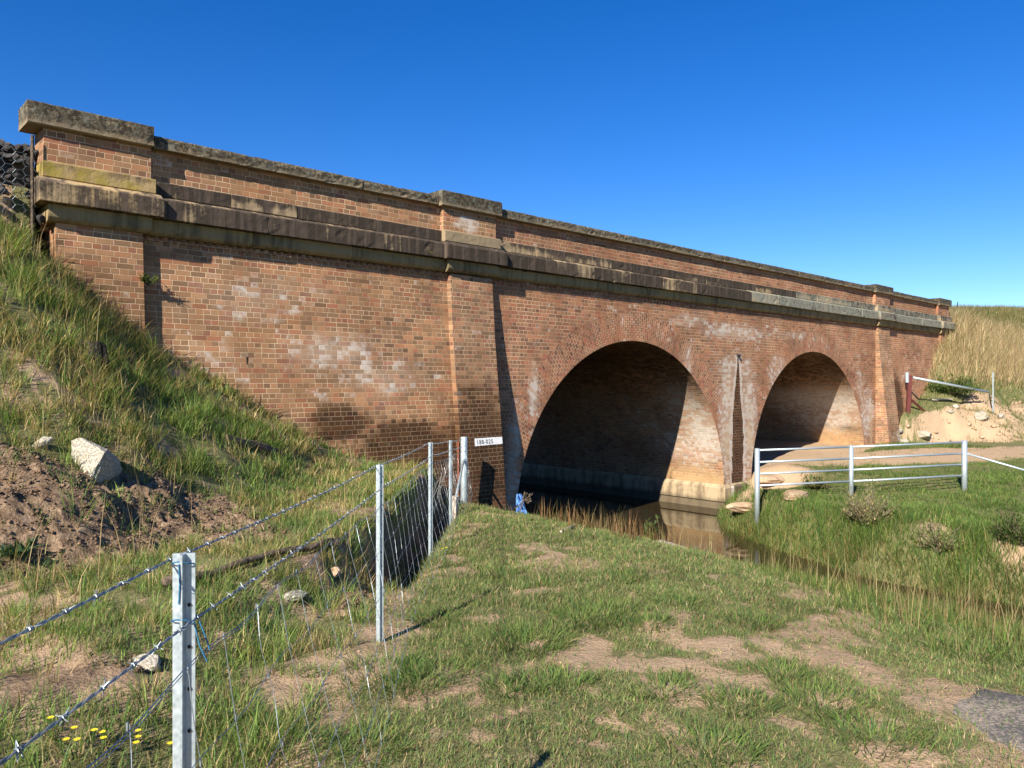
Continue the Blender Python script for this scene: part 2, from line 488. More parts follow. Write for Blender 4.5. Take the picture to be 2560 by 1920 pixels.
M = {}
M['brick_wing'] = brick_mat('brick_wing', tint=(1.0, .95, .87), seed=1.3)
M['brick_spandrel'] = brick_mat('brick_spandrel', tint=(1.0, .86, .83), seed=5.1)
M['brick_ring'] = brick_mat('brick_ring', bond='header', tint=(.98, .80, .78), seed=9.7, header_w=.125, course=.0860)
M['brick_vault'] = brick_mat('brick_vault', tint=(.92, .92, .92), seed=15.7)
M['brick_pilaster'] = brick_mat('brick_pilaster', tint=(.92, .90, .88), seed=21.7)
M['string'] = stone_mat('stained_sandstone', 'string')
M['mould'] = stone_mat('damp_sandstone', 'mould')
M['cap'] = stone_mat('lichen_sandstone', 'cap')
M['plinth'] = plinth_mat()
M['ground'] = ground_mat()
M['grass'] = grass_mat()
M['galv'] = galv_mat()
M['wire'] = simple('fence_wire', (.18, .21, .23), (.32, .36, .38), 40, .45, .5, .6, .1)
M['oldwire'] = simple('old_wire', (.16, .15, .14), (.28, .27, .25), 40, .6, .4, .4, .1)
M['water'] = water_mat()
M['granite'] = granite_mat()
M['slab'] = slab_mat()
M['sandstone'] = simple('pink_sandstone', (.30, .20, .125), (.46, .33, .21), 5, .95, .1, 0, .8, .02)
M['ballast'] = simple('dark_ballast', (.022, .021, .021), (.095, .085, .078), 7, .9, .2, 0, .8, .02, 'pos')
M['clod'] = simple('soil_clod', (.075, .048, .030), (.26, .175, .11), 25, .97, .08, 0, .9, .02, 'pos')
M['timber'] = simple('weathered_timber', (.055, .042, .032), (.16, .12, .085), 22, .95, .1, 0, .9, .02)
M['char'] = simple('blackened_timber', (.012, .011, .010), (.05, .043, .036), 30, .95, .1, 0, 1, .03)
M['plank'] = simple('bleached_plank', (.30, .24, .18), (.50, .43, .35), 14, .9, .1)
M['maroon'] = simple('maroon_paint', (.085, .022, .020), (.14, .038, .030), 12, .6, .3)
M['rust'] = simple('rusty_steel', (.16, .050, .028), (.24, .085, .045), 30, .85, .2)
M['dark'] = simple('dark_iron', (.012, .011, .010), (.03, .026, .022), 20, .8, .2)
M['whitepaint'] = simple('chipped_white_paint', (.62, .61, .58), (.82, .81, .79), 30, .8, .2, 0, .3, .004, 'pos')
M['blackpaint'] = simple('black_stencil_paint', (.02, .02, .022), (.12, .12, .12), 45, .85, .2, 0, .1, .004, 'pos')
M['bluepvc'] = simple('blue_plastic', (.05, .14, .36), (.12, .28, .58), 16, .6, .4, 0, .6, .02)
M['twine'] = simple('blue_twine', (.02, .10, .19), (.04, .17, .28), 30, .7, .2)
M['twig'] = simple('dry_twig', (.12, .095, .06), (.26, .21, .135), 20, .9, .1)
M['deck'] = simple('ballast_deck', (.10, .09, .08), (.22, .20, .18), 12, .95, .1, 0, .8, .03, 'pos')

# ------------------------------------------------------------------ the bridge
BR = thing('brick_railway_bridge', 'long brown brick railway bridge with two round arches and stone parapet', 'bridge', (0, 0, 0))
PIL_Z = [-4.3, -3.8, -2.4, -1.6, -1.0, -.35, .25, .97, 1.6, 2.2, 3.0]
PIL_Y = [-.57, -.52, -.42, -.36, -.30, -.23, -.16, -.085, -.04, 0, 0]
def pil_y(z): return np.interp(z, PIL_Z, PIL_Y)
def wing_y(z): return pil_y(z) + np.interp(z, [-2.4, 2.2], [.155, .115])

def blobs(x, z, lst):
    t = np.zeros_like(np.asarray(x, float))
    for cx, cz, rx, rz, a in lst: t = np.maximum(t, a * np.exp(-(((x - cx) / rx) ** 2 + ((z - cz) / rz) ** 2)))
    return t

WHITE = [(7.1, .55, 1.3, .5, .52), (8.2, .1, 1.4, .5, .45), (5.6, 1.35, 1.2, .5, .42), (6.2, 1.7, 2.0, .35, .35), (4.4, 1.2, .5, .9, .3),
         (21.0, 1.55, 2.6, .34, .62), (18.6, 1.75, 1.2, .3, .5), (24.6, 1.6, 1.6, .25, .45), (12.3, -.2, .22, .75, .72), (11.75, -1.2, .2, .9, .6),
         (20.6, .35, .75, .7, .62), (20.35, -.5, .35, 1.2, .62), (21.85, -.6, .4, 1.2, .62), (21.6, .3, .5, .6, .6), (30.6, -1.0, .7, 1.0, .62), (29.9, 0, .7, .8, .4),
         (20.5, -1.2, .6, 2.2, .75), (21.7, -1.2, .6, 2.2, .75), (20.9, .5, .9, .6, .6), (16.0, 1.5, 3.5, .45, .22), (26, 1.5, 3, .5, .28), (30.6, -1.2, .8, 1.2, .7), (11.6, -1.8, .35, 1.2, .6), (32.6, -2.1, .5, .35, .7), (34, .4, 1.2, .8, .3), (23.6, .35, .9, .8, .5), (18.4, .55, .35, .9, .5), (5.0, .4, 1.2, .6, .30)]
DARK = [(8.6, -1.15, 1.2, .50, 1.0), (7.2, -.72, .75, .36, .95), (9.1, -1.5, .7, .7, .9), (10.4, -1.6, 1.2, 1.3, 1.0), (10.4, -.5, .9, .8, .62), (9.0, -.1, .8, .5, .16),
        (33.1, -.8, .55, 1.2, 1.0), (32.7, -2.0, .4, .6, .4), (3.2, 1.4, .5, .8, .3)]
YEL = [(20.55, -1.8, .55, 1.4, .62), (21.8, -1.6, .5, 1.4, .6), (20.6, -.2, .5, .9, .45), (31.0, -1.9, .25, 1.2, .62), (9.2, -.9, .8, .6, .3), (8.6, -.6, 2, .4, .2)]

def stain(x, z, wl=WHITE, dl=DARK, yl=YEL, drain=True):
    w = blobs(x, z, wl); d = blobs(x, z, dl); yv = blobs(x, z, yl)
    if drain:   # the wet streak below the weep hole on the pier, edged with lime
        k = np.clip((.76 - z) / 4.0, 0, 1); half = .10 + .34 * np.minimum(1, k * 1.7) ** .8
        e = np.abs(x - 21.07 - .02 * np.sin(z * 3)) / half
        on = (z < .82)
        fr_ = np.clip(.30 + .9 * k, 0, .68); d = np.maximum(d, on * 1.15 * (e < fr_)); yv = yv * (1 - on * (e < 1)); w = np.where(on & (e < fr_), 0, w)
        w = np.maximum(w, on * .95 * ((e >= fr_ + .04) & (e < 1.0)))
    return np.c_[w, d, yv, np.ones_like(w)]

def wall_grid(name, xs, zs, yfun, mat, parent=BR, stainf=stain):
    xs = np.asarray(xs); zs = np.asarray(zs)
    XX, ZZ = np.meshgrid(xs, zs); x = XX.ravel(); z = ZZ.ravel()
    V = np.c_[x, yfun(z), z]
    nx = len(xs); F = [(j * nx + i, j * nx + i + 1, (j + 1) * nx + i + 1, (j + 1) * nx + i) for j in range(len(zs) - 1) for i in range(nx - 1)]
    return mesh_obj(name, V, F, mat, parent, uv=np.c_[x, z], attr={'stain': stainf(x, z)})

wall_grid('wing_wall', np.arange(3.75, 9.93, .08), np.arange(-3.2, 2.30, .08), wing_y, M['brick_wing'])
wall_grid('wing_wall', np.arange(32.5, 38.6, .1), np.arange(-3.4, 2.30, .1), wing_y, M['brick_spandrel'])

# spandrel wall, cut round both rings of voussoirs
R_IN, R_OUT, ZC = 4.27, 5.00, -3.17
ARC = (16.02, 26.14)
YS = .10
def spandrel():
    xs = set(np.round(np.arange(10.85, 31.5, .08), 3))
    for c in ARC:
        for t in np.linspace(0, PI, 90): xs.add(round(c + R_OUT * math.cos(t), 4))
    xs.add(21.0); xs = np.array(sorted(x for x in xs if 10.85 <= x <= 31.5))
    NZ = 60; V = []
    for x in xs:
        lo = -3.17
        for c in ARC:
            q = R_OUT ** 2 - (x - c) ** 2
            if q > 0: lo = max(lo, ZC + math.sqrt(q))
        for j in range(NZ + 1):
            t = j / NZ; V.append((x, YS, lo + (2.28 - lo) * t))
    F = []
    for i in range(len(xs) - 1):
        for j in range(NZ):
            a = i * (NZ + 1) + j; F.append((a, a + NZ + 1, a + NZ + 2, a + 1))
    V = np.array(V)
    mesh_obj('spandrel_wall', V, F, M['brick_spandrel'], BR, uv=V[:, [0, 2]], attr={'stain': stain(V[:, 0], V[:, 2])})
spandrel()

def arch(c, idx):
    n = 120; rs = np.linspace(R_IN, R_OUT, 10); th = np.linspace(PI, 0, n + 1)
    V = []; UV = []; F = []
    for t in th:
        for r in rs:
            V.append((c + r * math.cos(t), YS - .003, ZC + r * math.sin(t))); UV.append((r - R_IN, (PI - t) * 4.66))
    k = len(rs)
    for i in range(n):
        for j in range(k - 1):
            a = i * k + j; F.append((a, a + k, a + k + 1, a + 1))
    # (u across the ring, v along it): one half brick per ring, six rings
    V = np.array(V); st = stain(V[:, 0], V[:, 2])
    o = mesh_obj('arch_ring', V, F, M['brick_ring'], BR, uv=np.array(UV), attr={'stain': st})
    # the vault behind it
    ys = np.r_[YS - .003, np.arange(.2, 9.9, .2), 9.9]
    prof = [(c - R_IN, -4.3), (c - R_IN, -3.9), (c - R_IN, -3.5)] + [(c + R_IN * math.cos(t), ZC + R_IN * math.sin(t)) for t in np.linspace(PI, 0, 111)] + [(c + R_IN, -3.5), (c + R_IN, -3.9), (c + R_IN, -4.3)]
    V = []; UV = []; s = 0
    for i, (x, z) in enumerate(prof):
        if i: s += math.hypot(x - prof[i - 1][0], z - prof[i - 1][1])
        for y in ys: V.append((x, y, z)); UV.append((y, s))
    k = len(ys); F = [(i * k + j, i * k + j + 1, (i + 1) * k + j + 1, (i + 1) * k + j) for i in range(len(prof) - 1) for j in range(k - 1)]
    V = np.array(V); x, y, z = V.T
    rside = x > c + 1
    if idx == 0:
        w = rside * (blobs(y, z, [(.5, -1.5, .8, .9, .9), (1.0, -.6, 1.2, 1.0, .55), (1.2, -1.9, 1.8, .8, .60), (2.4, -1.2, 2, .8, .4)]))
        yl = rside * blobs(y, z, [(1.2, -2.9, 3, .5, .70), (.5, -2.3, .5, .9, .4)]); d = rside * blobs(y, z, [(2.0, -2.95, .18, .35, .45), (.35, .4, .5, .5, .3)])
    else:
        w = rside * blobs(y, z, [(1.4, -.7, 2.6, .7, .95), (1.4, -1.4, 2.0, .7, .7), (.6, .2, .8, .5, .4)])
        yl = rside * blobs(y, z, [(1.2, -2.2, 2.4, .7, .62), (.3, -1.8, .4, .9, .5)]); d = rside * blobs(y, z, [(.5, -1.75, .9, .18, .5), (1.6, -1.7, .5, .22, .4)])
    d = np.maximum(d, np.where(rside, .56 - .36 * sstep(.9, -.9, z), .55))  # shade deepened in the vault's colour along with soot, less on lower right reveal
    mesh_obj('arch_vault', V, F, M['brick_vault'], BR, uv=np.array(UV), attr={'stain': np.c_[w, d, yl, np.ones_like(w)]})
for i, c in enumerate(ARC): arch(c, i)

def pilaster(x0, x1, zlo, mat):
    zs = np.arange(zlo, 2.31, .08); V = []; UV = []
    steps = max(2, int((x1 - x0) / .08))
    for z in zs:
        yf = float(pil_y(z))
        row = [(x0, yf + .55), (x0, yf + .3), (x0, yf + .15), (x0, yf)] + [(x0 + (x1 - x0) * i / steps, yf) for i in range(1, steps)] + [(x1, yf), (x1, yf + .15), (x1, yf + .3), (x1, yf + .55)]
        for k, (x, y) in enumerate(row):
            V.append((x, y, z))
            UV.append(((x - x0) - (y - yf) if k < 4 else (x - x0) + (y - yf), z))
    n = len(row); F = [(j * n + i, j * n + i + 1, (j + 1) * n + i + 1, (j + 1) * n + i) for j in range(len(zs) - 1) for i in range(n - 1)]
    V = np.array(V)
    return mesh_obj('pilaster', V, F, mat, BR, uv=np.array(UV), attr={'stain': stain(V[:, 0], V[:, 2], drain=False)})
PILS = [(2.72, 3.885), (9.815, 10.96), (31.42, 32.58), (38.5, 39.66)]
for (a, b), zl, mm in zip(PILS, (-1.0, -3.6, -3.6, -1.5), ('brick_wing', 'brick_pilaster', 'brick_pilaster', 'brick_spandrel')): pilaster(a, b, zl, M[mm])

# stone blocks: a profile in (y, z) drawn out along x, with slightly worn arrises
def block(name, x0, x1, prof, mat, st=(0, 0, 0), wear=.004, chip=0.0):
    n = max(2, int((x1 - x0) / .10)); V = []; F = []
    k = len(prof); cy = sum(p[0] for p in prof) / k; cz = sum(p[1] for p in prof) / k
    for i in range(n + 1):
        x = x0 + (x1 - x0) * i / n
        e = .985 if i in (0, n) else 1.0
        for j, (y, z) in enumerate(prof):
            a = wear * (random.random() - .3)
            if chip and random.random() < chip: a += random.uniform(.006, .02)
            dy, dz = cy - y, cz - z; L = math.hypot(dy, dz) or 1
            V.append((x, y + dy / L * a + (1 - e) * .12 * (1 if dy > 0 else -1), z + dz / L * a + (1 - e) * .12 * (1 if dz > 0 else -1)))
    for i in range(n):
        for j in range(k): F.append((i * k + j, i * k + (j + 1) % k, (i + 1) * k + (j + 1) % k, (i + 1) * k + j))
    F.append(tuple(range(k))[::-1]); F.append(tuple(n * k + j for j in range(k)))
    # profile runs front-bottom, back-bottom, back-top, front-top: flip so that faces look outwards
    o = mesh_obj(name, V, [f[::-1] for f in F], mat, BR, attr={'stain': np.tile(np.array([*st, 1.0]), (len(V), 1))})
    return o

def rectprof(y0, y1, z0, z1, ch=.012):
    return [(y0 + ch, z0), ((y0 + y1) / 2, z0), (y1, z0), (y1, z1), ((y0 + y1) / 2, z1), (y0 + ch, z1), (y0, z1 - ch), (y0, z1 - (z1 - z0) * .35), (y0, z0 + (z1 - z0) * .35), (y0, z0 + ch)]
def b2prof(yf, yb, zb=2.505, zt=2.80, zs=2.872, ys=None):
    return [(yf + .01, zb), ((yf + yb) / 2, zb), (yb, zb), (yb, zs), (ys, zs), (yf + .008, zt + .004), (yf, zt - .01), (yf, zt - .10), (yf, zb + .10), (yf, zb + .01)]
def ovolo(yf, yb, zb=2.262, zt=2.50):
    pr = [(yf + .105, zb), (yb, zb), (yb, zt), (yf, zt), (yf, zt - .03), (yf, zt - .13)]
    for t in np.linspace(.25, 1, 5): pr.append((yf + .105 * (1 - math.cos(t * PI / 2)), zt - .13 - (zt - .13 - zb) * math.sin(t * PI / 2) * .995))
    return pr

def run(x0, x1, name, proff, mat, lens=(1.15, 1.9), stf=None, joints=None, **kw):
    if joints is None:
        joints = [x0]
        while True:
            L = random.uniform(*lens)
            if x1 - joints[-1] < L + lens[0] * .6: break
            joints.append(joints[-1] + L)
        joints.append(x1)
    for a, b in zip(joints[:-1], joints[1:]):
        dz = random.uniform(-.006, .006); dy = random.uniform(-.010, .010)
        pr = [(y + dy, z + dz) for y, z in proff]
        block(name, a + .006, b - .006, pr, mat, st=(stf((a + b) / 2) if stf else (0, 0, 0)), **kw)

SPANS = [(4.01, 9.67, 1), (11.11, 31.28, 2), (32.73, 38.4, 3)]
def lich(x): return (0.0 if x < 20 else (.25 if x < 22 else .75), 0, 0)
def lich1(x): return (0.0 if x < 24 else .6, 0, 0)
# wall runs
for a, b, k in SPANS:
    ca = {1: 4.06, 2: 11.215, 3: 32.86}[k]; cb = {1: 9.56, 2: 31.15, 3: 38.32}[k]
    jt = {1: [ca, 6.04, 7.77, cb], 2: None, 3: None}[k]
    run(ca, cb, 'coping_stone', [(.057, 3.605), (.35, 3.605), (.62, 3.605), (.62, 3.775), (.35, 3.815), (.085, 3.805), (.05, 3.775), (.043, 3.73), (.043, 3.66), (.046, 3.615)], M['cap'], joints=jt, wear=.008, chip=.05)
    sa = {1: 4.05, 2: 11.14, 3: 32.76}[k]; sb = {1: 9.64, 2: 31.24, 3: 38.38}[k]
    run(sa, sb, 'upper_string_stone', rectprof(.057, .55, 2.872, 3.10), M['string'], (1.0, 1.7), lich1, wear=.006, chip=.02)
    sa = {1: 4.125, 2: 11.215, 3: 32.83}[k]; sb = {1: 9.565, 2: 31.165, 3: 38.3}[k]
    run(sa, sb, 'lower_string_stone', b2prof(-.122, .55, ys=.06), M['string'], (1.2, 1.75), lich, wear=.005, chip=.03)
    sa = {1: 4.0, 2: 11.08, 3: 32.70}[k]; sb = {1: 9.69, 2: 31.3, 3: 38.42}[k]
    run(sa, sb, 'moulding_stone', ovolo(-.012, .5), M['mould'], (1.4, 2.0), wear=.004, chip=.02)
    # dog-tooth course: bricks set on the diagonal
    d = MB(); x = a - .1
    wy = .10
    while x < b + .06:
        d.add([(x, wy + .06, 2.182), (x + .069, wy - .046, 2.182), (x + .138, wy + .06, 2.182), (x, wy + .06, 2.258), (x + .069, wy - .046, 2.258), (x + .138, wy + .06, 2.258)],
              [(0, 1, 4, 3), (1, 2, 5, 4), (0, 2, 1), (3, 4, 5)]); x += .138
    V = np.array(d.v); d.build('dogtooth_course', M['brick_wing'] if k == 1 else M['brick_spandrel'], BR, uv=np.c_[V[:, 0] * 1.7 + V[:, 1], V[:, 2]], attr={'stain': np.tile([0, .2, 0, 1.0], (len(V), 1))})
    # brick parapet
    zs = np.arange(3.05, 3.62, .08); xs = np.arange(a - .2, b + .2, .1)
    wall_grid('parapet_wall', xs, zs, lambda z: np.full_like(z, .162), M['brick_wing'] if k == 1 else M['brick_spandrel'], stainf=lambda x, z: stain(x, z, wl=[(8, 3.3, .4, .1, .3)], dl=[], yl=[], drain=False))
# over the pilasters
CAPS = [(2.374, 4.035), (9.573, 11.205), (31.161, 32.852), (38.331, 39.896)]
for k, ((p0, p1), (c0, c1)) in enumerate(zip(PILS, CAPS)):
    cen = (p0 + p1) / 2
    block('pilaster_cap', c0, c1, rectprof(-.05, .53, 3.590, 3.905, .018), M['cap'], wear=.007, chip=.04)
    a, b = cen - .715, cen + .715
    d = MB(); ys = [.66, .05]; V = []; UV = []
    zs = np.arange(3.05, 3.62, .08)
    for z in zs:
        pts = [(a, .6), (a, .3), (a, .045)] + [(a + (b - a) * i / 14, .045) for i in range(1, 14)] + [(b, .045), (b, .3), (b, .6)]
        s = 0
        for i, (x, y) in enumerate(pts):
            if i: s += math.hypot(x - pts[i - 1][0], y - pts[i - 1][1])
            V.append((x, y, z)); UV.append((s, z))
    n = len(pts); F = [(j * n + i, j * n + i + 1, (j + 1) * n + i + 1, (j + 1) * n + i) for j in range(len(zs) - 1) for i in range(n - 1)]
    V = np.array(V)
    mesh_obj('parapet_pier', V, F, M['brick_wing'] if k < 2 else M['brick_spandrel'], BR, uv=np.array(UV), attr={'stain': stain(V[:, 0], V[:, 2], wl=[(10.3, 3.33, .35, .18, .85)], dl=[], yl=[], drain=False)})
    yl = (0, 0, 1.0) if k == 0 else (0, .8, 0) if k == 1 else (.5, 0, 0)
    block('upper_string_stone', cen - .75, cen + .75, rectprof(-.066, .56, 2.872, 3.10, .016), M['string'], st=yl, wear=.005)
    block('lower_string_stone', cen - .82, cen + .82, b2prof(-.215, .56, zt=2.785, ys=-.06), M['string'], st=(.6 if k > 1 else 0, 0, 0), wear=.005)
    block('moulding_stone', cen - .69, cen + .69, ovolo(-.10, .5), M['mould'], wear=.004)

# plinths: the pier between the arches and the two abutments
def plinth(x0, x1, yf, side):
    d = MB()
    e = .10
    a0, a1 = x0 - e, x1 + e
    zt, zc, zb = -3.02, -3.13, -3.53
    # chamfered course
    d.add([(a0, yf - e, zb), (a1, yf - e, zb), (a1, 9.8, zb), (a0, 9.8, zb), (a0, yf - e, zc), (a1, yf - e, zc), (a1, 9.8, zc), (a0, 9.8, zc),
           (x0, yf - .004, zt), (x1, yf - .004, zt), (x1, 9.8, zt), (x0, 9.8, zt)],
          [(0, 1, 5, 4), (1, 2, 6, 5), (3, 0, 4, 7), (4, 5, 9, 8), (5, 6, 10, 9), (7, 4, 8, 11), (0, 3, 2, 1)])
    # grid the long faces so the stains have something to hold on to
    o = d.build('pier_plinth', M['plinth'], BR)
    return o
def plinth_fine(x0, x1, yf):
    e = .10; path = [(x0, 9.8), (x0, yf), (x1, yf), (x1, 9.8)]; offs = [(-e, 0), (-e, -e), (e, -e), (e, 0)]
    prof = [(0, -3.02), (.004, -3.02), (1, -3.13), (1, -3.25), (1, -3.4), (1, -3.53), (.55, -3.53), (.55, -4.4)]
    ring = []
    for i in range(3):
        n = (48, int((x1 - x0) / .04), 48)[i]
        for j in range(n):
            t = j / n; ring.append((path[i], offs[i], path[i + 1], offs[i + 1], t))
    ring.append((path[2], offs[2], path[3], offs[3], 1.0))
    V = []
    for (p, o, q, r, t) in ring:
        for k, z in prof:
            V.append((p[0] + o[0] * k + (q[0] + r[0] * k - p[0] - o[0] * k) * t, p[1] + o[1] * k + (q[1] + r[1] * k - p[1] - o[1] * k) * t, z))
    n = len(prof); F = [(i * n + j, i * n + j + 1, (i + 1) * n + j + 1, (i + 1) * n + j) for i in range(len(ring) - 1) for j in range(n - 1)]
    V = np.array(V); x, y, z = V.T
    front = y < .05
    dk = front * (np.abs(x - 21.12) < .40) * 1.0; w = front * ((np.abs(x - 20.62) < .08) | (np.abs(x - 21.66) < .07)) * .9
    mesh_obj('pier_plinth', V, F, M['plinth'], BR, attr={'stain': np.c_[w, dk, w * 0, np.ones_like(w)]})
plinth_fine(ARC[0] + R_IN, ARC[1] - R_IN, YS)
d = MB()
d.add([(11.75, -.05, -3.53), (11.85, .05, -3.13), (11.75, .1, -3.02), (11.75, 9.8, -3.53), (11.85, 9.8, -3.13), (11.75, 9.8, -3.02), (11.85, .05, -3.53), (11.85, 9.8, -3.53)], [(6, 7, 4, 1), (1, 4, 5, 2), (0, 6, 1, 2)])
d.v = d.v; o = d.build('pier_plinth', M['plinth'], BR, attr={'stain': np.zeros((8, 4))})
# weep hole, its iron spout, little slits in the wing wall
d = MB(); d.tube([(21.07, .14, .86), (21.07, .02, .83)], .045, 10); d.build('drain_spout', M['dark'], BR)
d = MB(); d.box(5.50, 5.518, wing_y(.37) - .006, wing_y(.37) + .03, .29, .44); d.build('wall_slit', M['dark'], BR)
# rear face, deck and spandrel fill so that the bridge is a solid body
def rear():
    V = []; F = []; xs = sorted(set(list(np.arange(2.6, 39.8, .4)) + [c + s * R_IN * math.cos(t) for c in ARC for s in (1, -1) for t in np.linspace(0, PI / 2, 24)]))
    for x in xs:
        lo = -4.3
        for c in ARC:
            q = R_IN ** 2 - (x - c) ** 2
            if q > 1e-6: lo = ZC + math.sqrt(q)
        V += [(x, 9.9, lo), (x, 9.9, 3.7)]
    for i in range(len(xs) - 1): F.append((2 * i, 2 * i + 1, 2 * i + 3, 2 * i + 2))
    V = np.array(V); mesh_obj('rear_wall', V, F, M['brick_spandrel'], BR, uv=V[:, [0, 2]], attr={'stain': np.zeros((len(V), 4))})
rear()
d = MB(); d.box(2.6, 39.8, .45, 9.85, 2.7, 3.0); d.build('track_bed', M['deck'], BR)
d = MB(); d.box(2.62, 39.78, .40, .58, 2.2, 3.605); V = np.array(d.v)
d.build('parapet_wall', M['brick_wing'], BR, uv=V[:, [0, 2]], attr={'stain': np.zeros((len(V), 4))})

# kilometre number stencilled on the pilaster
PX0, PX1, PZ0, PZ1 = 10.19, 10.955, -1.285, -1.13
pv = []; nn = 40
for i in range(nn + 1):
    t = i / nn; x = PX0 + (PX1 - PX0) * t
    zb = PZ0 + .012 * (random.random() - .5) + .008 * t; zt = PZ1 + .003 * (random.random() - .5)
    for z in (zb, (zb + zt) / 2, zt): pv.append((x, float(pil_y(z)) - .004, z))
pf = [(i * 3 + j, (i + 1) * 3 + j, (i + 1) * 3 + j + 1, i * 3 + j + 1) for i in range(nn) for j in range(2)]
PAN = mesh_obj('painted_number_patch', pv, pf, M['whitepaint'], BR)
def text_mesh(txt, size, loc, rot, mat, parent, name, sx=1.0, space=1.0):
    cu = bpy.data.curves.new('lettering', 'FONT'); cu.body = txt; cu.size = size; cu.extrude = .0008; cu.space_character = space
    tmp = bpy.data.objects.new('lettering', cu); COL.objects.link(tmp)
    me = bpy.data.meshes.new_from_object(tmp.evaluated_get(bpy.context.evaluated_depsgraph_get()))
    bpy.data.objects.remove(tmp); me.materials.clear(); me.materials.append(mat)
    o = bpy.data.objects.new(name, me); COL.objects.link(o); o.parent = parent
    o.location = loc; o.rotation_euler = rot; o.scale = (sx, 1, 1)
    return o
lean = math.atan2(float(pil_y(-1.13) - pil_y(-1.285)), .155)
text_mesh('188-025', .125, (10.235, float(pil_y(-1.25)) - .0075, -1.25), (PI / 2 - lean, 0, 0), M['blackpaint'], PAN, 'stencilled_number', .94, 1.18)

# ------------------------------------------------------------------ what covers the ground where
BARE = [(1450, 1640, .42, 1), (1560, 1660, .38, 1), (1700, 1625, .45, 1), (1790, 1700, .50, 1), (1640, 1590, .3, .8), (1330, 1395, .35, 1), (1420, 1470, .3, .7), (720, 1530, .34, 1), (840, 1700, .42, 1), (640, 1480, .28, .7),
        (2450, 1800, .55, 1), (2300, 1890, .3, .8), (1230, 1285, .55, 1), (1170, 1330, .4, .8), (2100, 1600, .3, .5), (1880, 1610, .3, .6), (1250, 1530, .25, .6), (1180, 1720, .25, .7), (1990, 1850, .35, .6), (1420, 1370, .3, .7), (1660, 1840, .3, .5), (560, 1600, .3, .6), (900, 1600, .25, .6), (380, 1560, .25, .5), (1560, 1790, .22, .6)]
BPOS = [(ground(u, v), r, a) for u, v, r, a in BARE]
def bare(x, y):
    t = np.zeros_like(np.asarray(x, float)); wx = .75 * (fbm(x, y, 3.2, 4, 81) - .5); wy = .75 * (fbm(x, y, 3.2, 4, 83) - .5)
    for p, r, a in BPOS: t = np.maximum(t, a * sstep(1.35, .45, np.hypot(x - p[0] + wx, (y - p[1] + wy)) / (r * .80)))
    t = t * (.30 + 1.15 * sstep(.40, .62, fbm(x, y, 5.5, 4, 85)))
    t = np.maximum(t, .7 * sstep(.62, .74, fbm(x, y, 2.3, 4, 87)) * (x < 11.5)); t = np.maximum(t, .65 * sstep(.60, .70, fbm(x, y, 9, 3, 89)) * (x < 11.5))
    return np.clip(t, 0, 1)
MPOS = [ground(u, v) for u, v in [(60, 1175), (150, 1225), (290, 1250), (400, 1275), (470, 1300), (240, 1320), (110, 1310), (360, 1340), (20, 1260), (540, 1330), (600, 1345), (520, 1280)]]
def mound_mask(x, y):
    zf, rl = to_zr(x, y)
    t = np.maximum.reduce([gau(x, y, q[0], q[1], .62, .52) for q in MPOS] + [.55 * gau(x, y, 3.6, -5.0, .5, .35), .55 * gau(x, y, 4.8, -3.3, .6, .3), .6 * gau(x, y, 1.2, -8.0, .35, .3)])
    bank = np.exp(-((rl + 1.22) / .16) ** 2) * (zf > 5.5) * (zf < 14)
    return np.clip(np.maximum(sstep(.25, .75, t + .5 * (fbm(x, y, 2.5, 4, 91) - .5)), bank), 0, 1)
def track_mask(x, y):
    # wheel track under the second arch, turning along the far bank
    yc = np.interp(x, [21, 24, 26, 28.5, 32, 37, 60], [3, 1.5, -.8, -2.9, -5.2, -8.3, -12])
    t = sstep(2.1, 1.2, np.abs(y - yc) * .8) * sstep(19.8, 21.5, x)
    under = (y > -.6) * (x > 21.6) * (x < 30.6)
    return np.clip(np.maximum(t, under), 0, 1)
def cut_mask(x, y):
    yf = YF(x); yb = YB(x)
    t = (y - yf) / np.maximum(yb - yf, .05)
    return sstep(-.05, .12, t) * sstep(1.02, .86, t) * sstep(32.5, 33.0, x) * (.55 + .6 * sstep(.35, .55, fbm(x, y, 1.1, 4, 181))) * (x < 60)
def cover(x, y):
    zf, rl = to_zr(x, y)
    b = bare(x, y); mo = mound_mask(x, y) * (x < 11) * (rl < -.85); mo = np.maximum(mo, .8 * sstep(.66, .74, fbm(x, y, 1.5, 4, 155)) * (x < 10) * (rl < -1.3) * (y < -.3)); tr = track_mask(x, y); cu = cut_mask(x, y)
    fence = np.exp(-((rl + .95) / .22) ** 2) * (zf < 7.5) * .75
    patch = sstep(.60, .72, fbm(x, y, 1.1, 4, 101)) * (x < 12) * .75
    ero = .8 * np.maximum(gau(x, y, 16.0, -8.6, .5, .7), gau(x, y, 16.4, -7.0, .4, .35)) 
    rocky = gau(x, y, 19.5, -1.4, 1.6, .9) + gau(x, y, 22.4, -.9, 1.3, .9)
    sand = np.clip(np.maximum.reduce([b * .75, tr, cu, fence * .6, patch * .5, ero, np.clip(rocky, 0, 1)]), 0, 1)
    green = np.clip(1 - np.maximum.reduce([b, mo, tr * 1.2, cu, fence, patch, ero * 1.2, np.clip(rocky, 0, 1)]), 0, 1)
    green = np.where((x > 11.4) & (y > -.4) & (x < 31), 0, green)
    return sand, mo, green
MOUND[0] = True
